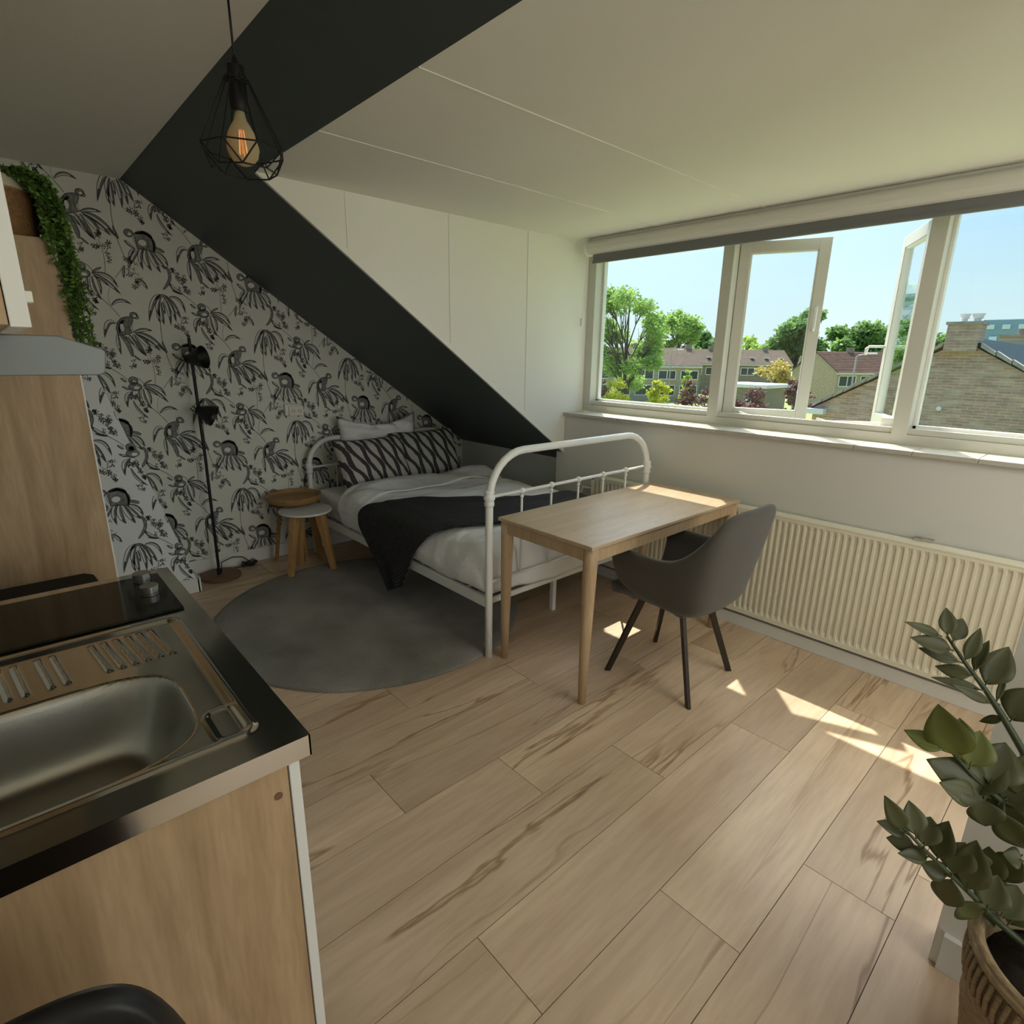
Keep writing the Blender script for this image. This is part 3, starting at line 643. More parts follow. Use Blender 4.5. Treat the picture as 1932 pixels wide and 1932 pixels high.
# duvet: cross-section parameter s runs from near-side hem up, across and down the far side
def duvet_pt(s, t):
    y = 2.045 + t*(3.60-2.045)
    prof = [(1.700, .322), (1.668, .345), (1.652, .40), (1.662, .465), (1.70, .530), (1.78, .568), (1.95, .583), (2.3, .59), (2.7, .585), (2.86, .57), (2.93, .54), (2.958, .48), (2.955, .42)]
    k = s*(len(prof)-1); i = min(int(k), len(prof)-2); f_ = k-i
    p0 = prof[max(i-1, 0)]; p1 = prof[i]; p2 = prof[i+1]; p3 = prof[min(i+2, len(prof)-1)]
    def cr(a, b, c, d): return .5*((2*b) + (-a+c)*f_ + (2*a-5*b+4*c-d)*f_*f_ + (-a+3*b-3*c+d)*f_**3)
    x = cr(p0[0], p1[0], p2[0], p3[0]); z = cr(p0[1], p1[1], p2[1], p3[1])
    side = smooth01((1.74-x)/.08)
    # rounded foot end, tucked behind the rail
    if t < .08:
        e = 1 - t/.08; zb_ = .285 + .06*abs((x-2.2)/.7)**1.5; z = zb_ + (z-zb_)*math.sqrt(max(0, 1-e**2.6)); y = 2.010 + (y-2.010)*max(0, 1-e*.9)
        x = x + (.0 if x > 1.8 else e*e*.03)
    wz = .024*N3(x*3.3, y*5.5, 1.3) + .016*abs(N3(x*6, y*9, 4)) + .007*N3(x*17, y*24, 8)
    fold = .013*math.sin(20*(y*.9+x*.45) + 4*N3(x*2.4, y*2)) * smooth01((y-2.8)/.4)
    hem = .018*N3(y*4, 7.1) * side
    return (x + side*.012*N3(y*9, z*6, 2), y + .006*N3(x*7, z*5, 9), z + (wz+fold)*(1-side) + hem)
q = MB(); q.grid(duvet_pt, 56, 90)
dv = q.build('duvet', M['linen'], None, smooth=True, solid=.02, sub=1); tag(dv, 'rumpled white duvet covering the bed, hanging over its near side', 'duvet')
def foldp(s, t):
    x, y, z = duvet_pt(.18 + s*.76, .80+t*.21); u_ = math.sin(math.pi*t)
    return (x, y, z + .012 + .022*u_ + .004*N3(x*12, y*20, 3))
q = MB(); q.grid(foldp, 50, 14); q.build('turned_hem', M['linen'], dv, smooth=True, solid=.012, sub=1)

# dark knitted throw lying diagonally and hanging over the near side
def throw_pt(s, t):
    # s across the bed (0 = tip on the near side, 1 = far edge), t from foot side to head side
    if s < .34:
        k = s/.34   # hanging part
        yL = [(0, 2.76), (.25, 2.68), (.6, 2.58), (1.0, 2.37)]; yR = [(0, 2.90), (.3, 3.03), (.62, 3.24), (.8, 3.25), (1.0, 3.09)]
        def ip(L_, k):
            for a, b in zip(L_, L_[1:]):
                if k <= b[0]: f_ = (k-a[0])/(b[0]-a[0]); return a[1]+(b[1]-a[1])*f_
            return L_[-1][1]
        y = ip(yL, k) + (ip(yR, k)-ip(yL, k))*t
        z0 = .075 + .07*(1-t)
        arc = smooth01((k-.72)/.28)
        z = z0 + (.548-z0)*min(1, k/.86)**.95 + .045*arc
        x = 1.628 - .012*math.sin(k*3) + .10*smooth01((k-.72)/.28)**1.5 + .012*math.sin(t*11+k*2)*(1-k)
    else:
        k = (s-.34)/.66
        x = 1.728 + k*1.22
        ya = 2.37 - .20*smooth01(k*2.2) - .04*k; yb = 3.09 - .42*smooth01(k*1.5) - .20*k
        y = ya + (yb-ya)*t
        z = .597 + .012*smooth01(k*3) - .055*smooth01((k-.85)/.15)
        z += .004*N3(x*5, y*8, 3) + .006*math.sin(t*14+k*3)*.5
        wz_ = .024*N3(x*3.3, y*5.5, 1.3) + .016*abs(N3(x*6, y*9, 4)) + .007*N3(x*17, y*24, 8)
        z = max(z, z*.35 + .65*(z + wz_ + .012), .598 + wz_ if x < 2.85 else 0)
    return (x, y, z)
q = MB(); q.grid(throw_pt, 60, 26)
tag(q.build('throw_blanket', M['knit'], None, smooth=True, solid=.014, sub=1), 'charcoal knitted throw draped diagonally over the white duvet', 'blanket')

# pillows
def cushion(name, mt, loc, w, h, th, rx, rz, label, cat, group=None, back=None, dip=0):
    n = 18; q = MB(); 
    for side in (1, -1):
        vs = []
        for j in range(n+1):
            for i in range(n+1):
                u_ = i/n*2-1; v_ = j/n*2-1
                e = (1-abs(u_)**3.2)**.5*(1-abs(v_)**3.2)**.5
                pin = 1 - .05*(1-abs(v_))*abs(u_)**2 - .0
                X = u_*w/2*(1 - .06*(1-v_*v_)*abs(u_)); Z = v_*h/2*(1 - (.07 + dip*max(0, v_))*(1-u_*u_)*abs(v_)) + h/2
                Y = -side*(th/2*e*(1+.12*N3(u_*2+w, v_*2, loc[0]*3) + dip*4*N3(u_*4+v_*2.5, v_*3, 5)) + .0025)
                vs.append((X, Y + .008*N3(X*9, Z*9, loc[1]), Z))
        fs = [(j*(n+1)+i, j*(n+1)+i+1, (j+1)*(n+1)+i+1, (j+1)*(n+1)+i) for j in range(n) for i in range(n)]
        q.add(vs, fs, 0 if (side == 1 or back is None) else 1)
    o = q.build(name, [mt] + ([back] if back else []), None, smooth=True, origin=(0, 0, 0), fix=True)
    o.location = loc; o.rotation_euler = (math.radians(rx), 0, math.radians(rz)); WL[o.name] = loc
    bm = bmesh.new(); bm.from_mesh(o.data); bmesh.ops.remove_doubles(bm, verts=bm.verts, dist=.0065); bmesh.ops.recalc_face_normals(bm, faces=bm.faces); bm.to_mesh(o.data); bm.free()
    o.data.polygons.foreach_set('use_smooth', [True]*len(o.data.polygons))
    return tag(o, label, cat, group)
cushion('pillow', M['linen'], (2.245, 3.985, .575), .68, .47, .14, -10, -2, 'crumpled white pillow propped upright behind the striped cushions', 'pillow', dip=.30)
cushion('cushion', M['ikat'], (2.065, 3.72, .52), .60, .40, .17, -24, 4, 'plum and cream ikat-striped cushion, nearer the stool', 'cushion', 'ikat cushions on the bed', M['grey_linen'])
cushion('cushion', M['ikat2'], (2.58, 3.80, .52), .62, .41, .17, -24, -2, 'green-grey and cream ikat-striped cushion, beside the sloping wall', 'cushion', 'ikat cushions on the bed', M['grey_linen'])
# flat sleeping pillow under them
# ================================================================ RUG
q = MB(); n = 96; rr = [.885 + .006*N3(math.cos(a_*2*math.pi/n)*3, math.sin(a_*2*math.pi/n)*3) for a_ in range(n)]
vs = []; lv = [(.0, .016), (.5, .017), (.9, .017), (.985, .016), (1.0, .010), (1.0, .001)]
cxr, cyr = 1.50, 2.885
for k, (f_, z) in enumerate(lv):
    for i in range(n):
        a_ = 2*math.pi*i/n; R_ = max(f_, .001)*rr[i]; vs.append((cxr+R_*math.cos(a_), cyr+R_*math.sin(a_), z))
fs = [(k*n+i, k*n+(i+1) % n, (k+1)*n+(i+1) % n, (k+1)*n+i) for k in range(len(lv)-1) for i in range(n)] + [tuple(5*n+i for i in range(n))]
q.add(vs, fs)
tag(q.build('round_rug', M['rug'], None, smooth=True), 'round mottled grey rug lying on the laminate beside the bed', 'rug')

# ================================================================ TABLE
TZ = .75; sc9 = .9375
tx0, tx1, ty0, ty1 = 1.707, 3.0, 1.378, 1.992
ty1 = 1.965
tb = thing('dining_table', (2.32, 1.68, 0), 'rectangular pale oak table standing between bed and chair', 'table')
MB().box((tx0, ty0, TZ-.018), (2.975, ty1, TZ)).build('tabletop', M['oak_x'], tb, bevel=.004)
q = MB(); i_ = .035
for a, b in (((tx0+i_, ty0+.012, TZ-.075), (2.93, ty0+.030, TZ-.018)), ((tx0+i_, ty1-.030, TZ-.075), (2.93, ty1-.012, TZ-.018)), ((tx0+.012, ty0+i_, TZ-.075), (tx0+.03, ty1-i_, TZ-.018)), ((2.925, ty0+i_, TZ-.075), (2.943, ty1-i_, TZ-.018))): q.box(a, b)
q.build('apron', M['oak_leg'], tb, bevel=.001)
for sx_, sy_ in ((0, 0), (1, 0), (0, 1), (1, 1)):
    X = tx0+.033 if not sx_ else 2.94; Y = ty0+.033 if not sy_ else ty1-.033
    fx = 1.732 if not sx_ else 2.86; fy = 1.411 if not sy_ else 1.933
    q = MB(); q.tube([(X, Y, TZ-.018), (X, Y, TZ-.10), ((X+fx)/2, (Y+fy)/2, .38), (fx, fy, 0)], [.031, .031, .026, .0175], 18)
    q.build('leg', M['oak_leg'], tb, smooth=True)

# ================================================================ ARMCHAIR
ch = thing('armchair', (2.266, 1.30, 0), 'grey-brown upholstered armchair with dark metal legs pushed up to the table', 'chair')
# shell columns (plan x, y) with heights; local frame, chair faces +y
cols = [(-.215, .235, .475, .632), (-.235, .16, .445, .655), (-.245, .02, .435, .655), (-.25, -.10, .425, .66), (-.25, -.175, .425, .71), (-.24, -.235, .425, .83), (-.195, -.268, .425, .905), (-.09, -.280, .425, .912), (0, -.284, .425, .908)]
cols = cols + [(-c[0], c[1], c[2], c[3]) for c in cols[-2::-1]]
Rz = math.radians(-2)
def cw(x, y, z): return (2.266 + x*math.cos(Rz) - y*math.sin(Rz), 1.30 + x*math.sin(Rz) + y*math.cos(Rz), z)
q = MB(); rows = 7; vs = []; nc = len(cols)
for r_ in range(rows):
    f_ = r_/(rows-1)
    for (x, y, zb, ztp) in cols:
        z = zb + (ztp-zb)*f_
        bk_ = smooth01((-y-.12)/.14)
        bx = x*(.80+.20*min(1, f_*1.6)); by = (y + .085*bk_) * (1-.06*(1-f_)) - bk_*.10*f_**1.2
        if bk_ > .3: by = y*.72 - .02 - bk_*.095*f_ - .01
        vs.append(cw(bx, by, z))
q.add(vs, [(j*nc+i, j*nc+i+1, (j+1)*nc+i+1, (j+1)*nc+i) for j in range(rows-1) for i in range(nc-1)])
# underside closing toward the middle
b0 = len(q.v)
ring = [q.v[i] for i in range(nc)]
cc = cw(0, .02, .40)
ctr = []
for i, p in enumerate(ring):
    for f_ in (.35, .75): ctr.append((p[0]+(cc[0]-p[0])*f_, p[1]+(cc[1]-p[1])*f_, p[2]+(cc[2]-p[2])*min(1, f_*2.0)))
q.v += ctr; q.v.append(cc); cix = len(q.v)-1
for i in range(nc-1):
    a, b = i, i+1; a1, b1 = b0+2*i, b0+2*i+2; a2, b2 = a1+1, b1+1
    for f__ in ([a, b, b1, a1], [a1, b1, b2, a2], [a2, b2, cix]): q.f.append(f__); q.m.append(0)
i = nc-1; a, b = i, 0; a1, b1 = b0+2*i, b0; a2, b2 = a1+1, b1+1
for f__ in ([a, b, b1, a1], [a1, b1, b2, a2], [a2, b2, cix]): q.f.append(f__); q.m.append(0)
sh = q.build('shell', M['chair'], ch, smooth=True)
md = sh.modifiers.new('thick', 'SOLIDIFY'); md.thickness = .034; md.offset = 0
md = sh.modifiers.new('sub', 'SUBSURF'); md.levels = 2; md.render_levels = 2
q = MB(); q.grid(lambda s, t: cw((s-.5)*.40, -.16 + t*.40, .452 + .035*(1-abs(2*s-1)**3)*(1-abs(2*t-1)**4)), 14, 14); q.build('seat_cushion', M['chair'], ch, smooth=True, solid=.05)
q = MB(); 
q.tube([cw(.16, -.300, .86), cw(.185, -.268, .70), cw(.18, -.222, .52), cw(.165, -.19, .43)], .003, 6); q.build('back_seam', M['black_plastic'], ch); q = MB(); q.tube([cw(-.16, -.300, .86), cw(-.185, -.268, .70), cw(-.18, -.222, .52), cw(-.165, -.19, .43)], .003, 6)
q.build('back_seam', M['black_plastic'], ch)
for (fx, fy, tx, ty) in ((2.039, 1.508, 2.16, 1.40), (2.469, 1.521, 2.37, 1.41), (2.061, 1.073, 2.16, 1.21), (2.494, 1.108, 2.37, 1.21)):
    q = MB(); a = Vector((tx, ty, .425)); b = Vector((fx, fy, 0)); dv_ = (b-a); dv_.z = 0; dv_.normalize(); sd_ = Vector((-dv_.y, dv_.x, 0))
    q.hull8([b+dv_*.014+sd_*.009, b+dv_*-.014+sd_*.009, b-dv_*.014-sd_*.009, b+dv_*.014-sd_*.009], [a+dv_*.017+sd_*.010, a-dv_*.017+sd_*.010, a-dv_*.017-sd_*.010, a+dv_*.017-sd_*.010])
    q.build('leg', M['dark_leg'], ch, bevel=.003)
q = MB(); q.box((2.15, 1.20, .392), (2.38, 1.42, .412)); q.build('base_plate', M['dark_leg'], ch)

# ================================================================ STOOLS + TRAY
st = thing('stool', (1.50, 3.775, 0), 'small round stool with white top and splayed wooden legs', 'stool')
MB().lathe([(.01, .424), (.170, .424), (.178, .430), (.178, .438), (.174, .441), (.01, .441)], (1.497, 3.775, 0), 48).build('seat', M['white_cab'], st, smooth='auto')
for fx, fy in ((1.316, 3.665), (1.601, 3.618), (1.643, 3.923), (1.462, 3.868)):
    q = MB(); d_ = Vector((fx-1.497, fy-3.775, 0)); tp = Vector((1.497, 3.775, .424)) + d_*.58; s_ = Vector((-d_.y, d_.x, 0)).normalized(); d_.normalize(); bt = Vector((fx, fy, .0175 if fy < 3.7 else 0))
    q.hull8([bt+d_*.018+s_*.017, bt-d_*.018+s_*.017, bt-d_*.018-s_*.017, bt+d_*.018-s_*.017], [tp+d_*.03+s_*.026, tp-d_*.03+s_*.026, tp-d_*.03-s_*.026, tp+d_*.03-s_*.026])
    q.build('leg', M['stool_wood'], st, bevel=.005)
MB().box((1.41, 3.755, .40), (1.585, 3.795, .424)).box((1.477, 3.69, .40), (1.517, 3.86, .424)).build('brace', M['stool_wood'], st)
tt = thing('tray_table', (1.51, 3.995, 0), 'low side table with dished round wooden tray top behind the white stool', 'side table')
cxt, cyt = 1.492, 3.955
MB().lathe([(.02, .462), (.15, .462), (.172, .470), (.187, .490), (.190, .512), (.184, .516), (.176, .512), (.166, .492), (.02, .486)], (cxt, cyt, 0), 48).build('tray', M['tray_wood'], tt, smooth='auto')
for k, (fx, fy) in enumerate(((1.37, 4.08), (1.60, 4.10), (1.54, 3.93))):
    q = MB(); q.tube([(cxt+(fx-cxt)*.6, cyt+(fy-cyt)*.6, .463), (fx, fy, 0)], [.016, .013], 12); q.build('leg', M['tray_wood'], tt, smooth='auto')

# ================================================================ FLOOR LAMP
lp = thing('floor_lamp', (.96, 4.005, 0), 'black two-headed floor lamp on round brown wooden foot', 'lamp')
MB().lathe([(.01, 0), (.122, 0), (.126, .004), (.126, .020), (.122, .024), (.01, .024)], (.965, 4.005, 0), 48).build('foot', M['lampbase'], lp, smooth='auto')
lx, ly = .957, 4.01
MB().tube([(lx, ly, .02), (lx+.008, ly, .8), (lx+.004, ly, 1.572)], .0095, 12).lathe([(.014, .024), (.014, .06), (.0095, .065)], (lx, ly, 0), 14).build('pole', M['black_metal'], lp, smooth='auto')
def head(c, d, name='lamp_shade'):
    c = Vector(c); d = Vector(d).normalized(); R_ = d.to_track_quat('Z', 'Y').to_matrix().to_4x4(); mx = Matrix.Translation(c) @ R_
    q = MB(); q.lathe([(.012, -.062), (.027, -.058), (.032, -.03), (.050, .0), (.066, .040), (.069, .05), (.066, .051), (.047, .004), (.028, -.028), (.01, -.03)], mat=mx, seg=28)
    s_ = q.build(name, M['black_metal'], lp, smooth='auto')
    q = MB(); p = c + d*-.055; q.tube([p, p+Vector((-.02, 0, .02)), p+Vector((-.035, 0, .005)), p+Vector((-.02, 0, -.012))], .004, 6); q.tube([c+d*-.03, (lx, ly, c.z+.0)], .007, 8); q.build('joint', M['black_metal'], s_, smooth=True)
head((.972, 3.955, 1.452), (.62, -.55, .12))
head((.992, 3.965, 1.118), (.80, -.45, -.42))
q = MB(); pts = []
for i in range(40):
    a_ = i*.5; pts.append((1.185 + .055*math.cos(a_)*(1+.2*math.sin(i)), 4.105 + .035*math.sin(a_*1.02), .008 + .004*(i % 5) + (.02 if i % 9 == 0 else 0)))
q.tube([(.98, 4.03, .03), (1.0, 4.10, .07), (1.08, 4.12, .085), (1.15, 4.12, .07), (1.2, 4.11, .02)] + pts + [(1.12, 4.10, .006), (1.0, 4.14, .006), (.86, 4.12, .006)], .0035, 6)
q.build('cable', M['cord_black'], lp, smooth=True)
MB().box((1.16, 4.075, .004), (1.215, 4.10, .035)).build('foot_switch', M['black_plastic'], lp, bevel=.006)

# ================================================================ PENDANT
pxx, pyy = .628, 1.80
pn = thing('pendant_lamp', (pxx, pyy, ZM), 'black wire cage pendant lamp with amber filament bulb hanging from the ceiling', 'lamp')
MB().tube([(pxx, pyy, 2.235), (pxx-.001, pyy, ZM)], .0032, 8).build('cord', M['cord_black'], pn, smooth=True)
MB().lathe([(.01, ZM-.028), (.045, ZM-.024), (.05, ZM), (.01, ZM)], (pxx, pyy, 0), 24).build('ceiling_rose', M['black_plastic'], pn, smooth='auto')
MB().lathe([(.004, 2.25), (.008, 2.238), (.010, 2.232), (.021, 2.226), (.0235, 2.20), (.020, 2.19), (.024, 2.18), (.0245, 2.135), (.021, 2.122), (.01, 2.12)], (pxx, pyy, 0), 24).build('socket', M['black_plastic'], pn, smooth='auto')
q = MB(); N_ = 8; z1, z2, z3 = 2.195, 2.028, 1.978; r1, r2, r3 = .030, .108, .082; wr = .0022
T = [(pxx + r1*math.cos(2*math.pi*k/N_), pyy + r1*math.sin(2*math.pi*k/N_), z1) for k in range(N_)]
A_ = [(pxx + r2*math.cos(2*math.pi*k/N_), pyy + r2*math.sin(2*math.pi*k/N_), z2) for k in range(N_)]
B_ = [(pxx + r3*math.cos(2*math.pi*(k+.5)/N_), pyy + r3*math.sin(2*math.pi*(k+.5)/N_), z3) for k in range(N_)]
for k in range(N_):
    q.tube([T[k], A_[k]], wr, 6); q.tube([A_[k], A_[(k+1) % N_]], wr, 6); q.tube([B_[k], B_[(k+1) % N_]], wr, 6); q.tube([A_[k], B_[k]], wr, 6); q.tube([A_[(k+1) % N_], B_[k]], wr, 6)
    q.tube([T[k], T[(k+1) % N_]], wr, 6)
    q.tube([(pxx + .022*math.cos(2*math.pi*k/N_), pyy + .022*math.sin(2*math.pi*k/N_), 2.203), T[k]], wr, 6)
q.build('wire_cage', M['black_metal'], pn)
bp_ = [(.012, 2.125), (.0135, 2.112), (.0165, 2.10), (.024, 2.088), (.034, 2.07), (.0405, 2.048), (.041, 2.03), (.036, 2.012), (.025, 1.998), (.012, 1.992), (.002, 1.990)]
bl = MB().lathe(bp_, (pxx, pyy, 0), 32).build('bulb', M['bulbglass'], pn, smooth=True)
MB().lathe([(.012, 2.125), (.0132, 2.108)], (pxx, pyy, 0), 20).build('bulb_cap', M['brass'] if False else M['chrome'], bl, smooth='auto')
q = MB()
for k in range(6):
    a_ = math.pi*2*k/6; c_, s_ = math.cos(a_), math.sin(a_); q.tube([(pxx+.006*c_, pyy+.006*s_, 2.078), (pxx+.011*c_, pyy+.011*s_, 2.018)], .0011, 5)
q.build('filament', M['brass'], bl)
q = MB(); q.tube([(pxx, pyy, 2.11), (pxx, pyy, 2.03)], .002, 6); q.build('filament_stem', M['bulbglass'], bl)
# ================================================================ KITCHEN UNIT
ku = thing('kitchen_unit', (0, 1.335, 0), 'compact kitchen base unit with oak side panel and white front', 'cabinet')
KX, KY0, KY1, KZ = .302, .825, 1.838, .88
MB().box((-.30, .832, .0), (.262, .850, .842)).build('side_panel', M['oak'], ku, bevel=.001)
MB().box((-.30, 1.812, .0), (.262, 1.830, .842)).build('side_panel', M['oak'], ku, bevel=.001)
MB().box((-.30, .85, .10), (.240, 1.812, .118)).box((-.30, .85, .118), (-.285, 1.812, .82)).box((.20, .85, 0), (.215, 1.812, .10)).build('carcass', M['white_cab'], ku)
for a, b in ((.830, 1.328), (1.332, 1.832)):
    d_ = MB().box((.264, a, .10), (.282, b, .838)).build('door', M['white_cab'], ku, bevel=.0015)
    MB().box((.282, b-.10 if a < 1 else a+.06, .74), (.302, b-.06 if a < 1 else a+.10, .755)).build('door_knob', M['chrome'], d_, bevel=.003)
MB().lathe([(.007, 0), (.007, .0006)], mat=Matrix.Translation((.243, .8315, .785)) @ Matrix.Rotation(math.radians(90), 4, 'X'), seg=16).build('screw_cover', M['lampbase'], ku)

# worktop with pressed sink: one steel sheet built as a heightfield
wt = thing('steel_worktop', (0, 1.33, .84), 'mirror-polished stainless steel kitchen worktop with inset sink', 'worktop')
def rr_sd(x, y, x0, x1, y0, y1, r):
    cx, cy = (x0+x1)/2, (y0+y1)/2; qx = abs(x-cx)-(x1-x0)/2+r; qy = abs(y-cy)-(y1-y0)/2+r
    return math.hypot(max(qx, 0), max(qy, 0)) + min(max(qx, qy), 0) - r
SX0, SX1, SY0, SY1 = -.32, .175, .915, 1.238
RX = [(.187+k*-.0222, 0) for k in range(6)] + [(.010, 0), (-.014, 0), (-.052, 0), (-.076, 0), (-.115, 0), (-.14, 0)]
def topz(x, y):
    z = KZ
    d = rr_sd(x, y, -.50, .245, .889, 1.462, .03)
    # raised rim bead of the inset sink then lowered field
    z += .0042*math.exp(-((d+.006)/.0045)**2)
    if d < -.012: z -= .004*smooth01((-d-.012)/.010)
    uu = (abs(x-(SX0+SX1)/2)/((SX1-SX0)/2))**4.2 + (abs(y-(SY0+SY1)/2)/((SY1-SY0)/2))**3.6
    b = rr_sd(x, y, SX0, SX1, SY0, SY1, .095)
    if uu < 1: z -= .135*smooth01(min(1, (1-uu)/.80))**.8 + .0015
    # drainer ribs
    if 1.272 < y < 1.43 and d < -.02:
        e = smooth01(min(y-1.272, 1.43-y)/.012)
        for rx, _ in RX:
            u_ = (x - rx - (y-1.35)*-.10)/.0072
            if abs(u_) < 1: z += .0048*e*(math.cos(u_*math.pi)+1)/2
    # embossed plug-hole corner
    p = rr_sd(x, y, .182, .232, .905, 1.005, .018)
    if b > .004 and abs(p) < .006: z += .0022*(1-abs(p)/.006)
    return z
xs = sorted(set([-.30 + i*.006 for i in range(101)])); xs = [x for x in xs if x <= KX]
X0 = -.12
xs = [-.30, -.27, -.24, -.21, -.18, -.15] + [X0 + i*.0030 for i in range(int((KX-X0)/.0030)+1)]
xs = [x for x in xs if x < KX-.001] + [KX]
ys = [KY0 + i*.0042 for i in range(int((1.50-KY0)/.0042)+1)] + [1.55, 1.6, 1.7, 1.8, KY1]
q = MB(); nx = len(xs); ny = len(ys)
q.v = [(x, y, topz(x, y)) for y in ys for x in xs]
for j in range(ny-1):
    for i in range(nx-1):
        xm, ym = (xs[i]+xs[i+1])/2, (ys[j]+ys[j+1])/2
        q.f.append([j*nx+i, j*nx+i+1, (j+1)*nx+i+1, (j+1)*nx+i]); q.m.append(1 if (abs(xm-(SX0+SX1)/2)/((SX1-SX0)/2))**4.2 + (abs(ym-(SY0+SY1)/2)/((SY1-SY0)/2))**3.6 < 1 else 0)
q.build('sheet', [M['chrome'], M['chrome_brushed']], wt, smooth=True, fix=False)
q = MB()
for a, b in (((KX-.003, KY0, KZ-.040), (KX, KY1, KZ-.0005)), ((-.30, KY0, KZ-.040), (KX, KY0+.003, KZ-.0005)), ((-.30, KY1-.003, KZ-.04), (KX, KY1, KZ-.0005))): q.box(a, b)
q.build('front_edge', M['chrome'], wt)
# hob
hb = thing('ceramic_hob', (0, 1.67, .882), 'black glass two-ring hob set in the steel worktop', 'hob')
MB().box((-.25, 1.492, KZ+.0005), (.268, 1.79, KZ+.006)).build('glass_plate', M['glassblack'], hb, bevel=.0025)
for x, y in ((.224, 1.752), (.222, 1.640)):
    MB().lathe([(.004, KZ+.006), (.0215, KZ+.006), (.0215, KZ+.009), (.020, KZ+.010), (.0215, KZ+.0105), (.0215, KZ+.027), (.020, KZ+.0285), (.004, KZ+.0285)], (x, y, 0), 32).build('control_knob', M['chrome_brushed'], hb, smooth='auto')
M['hobring'] = mat('hob_ring', (.05, .05, .05), .3)
for x, y in ((-.02, 1.70), (-.02, 1.58)):
    pass
# tall cupboard + extractor + wall cupboard
tc_ = thing('tall_cabinet', (-.03, 2.5, 0), 'tall oak-panelled cupboard at the end of the kitchen', 'cabinet')
MB().box((-.30, 2.35, 0), (.228, 2.368, 1.822)).build('side_panel', M['oak'], tc_, bevel=.001)
MB().box((-.30, 2.368, 0), (.215, 2.93, 1.82)).build('carcass', M['oak'], tc_)
dd = MB().box((.216, 2.369, .08), (.234, 2.928, 1.82)).build('door', M['white_cab'], tc_, bevel=.001)
MB().box((.234, 2.86, .98), (.246, 2.88, 1.08)).build('handle', M['chrome'], dd)
wc = thing('wall_cabinet', (-.14, 1.03, 1.521), 'wall cupboard with oak side and white door at the left edge', 'cabinet')
MB().box((-.30, .832, 1.523), (.0275, .850, 2.24)).box((-.30, 1.21, 1.523), (.0275, 1.228, 2.24)).box((-.30, .85, 1.523), (.0275, 1.21, 1.541)).box((-.30, .85, 2.222), (.0275, 1.21, 2.24)).box((-.30, .85, 1.541), (-.29, 1.21, 2.222)).build('carcass', M['oak'], wc, bevel=.0008)
dd = MB().box((.0285, .830, 1.521), (.0465, 1.229, 2.24)).build('door', M['white_cab'], wc, bevel=.001)
MB().box((.0465, .850, 1.548), (.0535, .875, 1.560)).build('door_knob', M['outlet'], dd, bevel=.001)
hd = thing('extractor_hood', (-.07, 1.54, 1.454), 'grey metal extractor hood with sloping front under the wall cupboard', 'hood')
q = MB(); q.prism([(-.30, 1.455), (.150, 1.455), (.158, 1.460), (.163, 1.493), (.160, 1.499), (.100, 1.520), (-.30, 1.520)], 'y', 1.24, 1.84); q.build('hood_body', M['hood'], hd, bevel=.002)
MB().box((-.20, 1.30, 1.4535), (.0, 1.78, 1.4552)).build('filter', M['chrome_brushed'], hd)
MB().box((-.30, 1.25, 1.52), (.0275, 1.83, 2.24)).build('duct_cover', M['oak'], hd)

# bin between kitchen and cupboard
bn = thing('pedal_bin', (-.03, 2.09, 0), 'black bin with rounded lid standing between worktop and tall cupboard', 'bin')
q = MB(); q.prism([(-.22, 0), (.14, 0), (.15, .70), (-.225, .70)], 'y', 1.90, 2.24); q.build('body', M['bin_black'], bn, bevel=.03, seg=4)
q = MB(); q.prism([(-.235, .70), (.165, .70), (.165, .745), (.155, .772), (.130, .782), (-.205, .782), (-.225, .775), (-.235, .75)], 'y', 1.895, 2.245); q.build('lid', M['bin_black'], bn, bevel=.008, seg=3)

# black chair in the foreground
bc = thing('black_chair', (-.03, .56, 0), 'black chair with rounded backrest in front of the oak side panel', 'chair')
def bcp(s, t):
    u_ = s*2-1; w_ = .175
    x = -.118 + u_*w_ ; z = .50 + t*(.396 - .15*abs(u_)**7 - .02*u_*u_)
    y = .60 + .0*t + .035*u_*u_*-1
    return (x, y, z)
q = MB(); q.grid(bcp, 24, 14); o = q.build('backrest', M['black_plastic'], bc, smooth=True, solid=.03, sub=1)
q = MB(); q.box((-.29, .20, .40), (.09, .58, .44)); q.build('seat', M['black_plastic'], bc, bevel=.02, seg=3)
for x in (-.26, .06):
    for y in (.23, .56): MB().tube([(x, y, .41), (x*1.05, y, 0)], .012, 10).build('leg', M['black_metal'], bc, smooth=True)
for x in (-.22, .02): MB().tube([(x, .575, .42), (x, .60, .56)], .010, 8).build('back_support', M['black_metal'], bc, smooth=True)

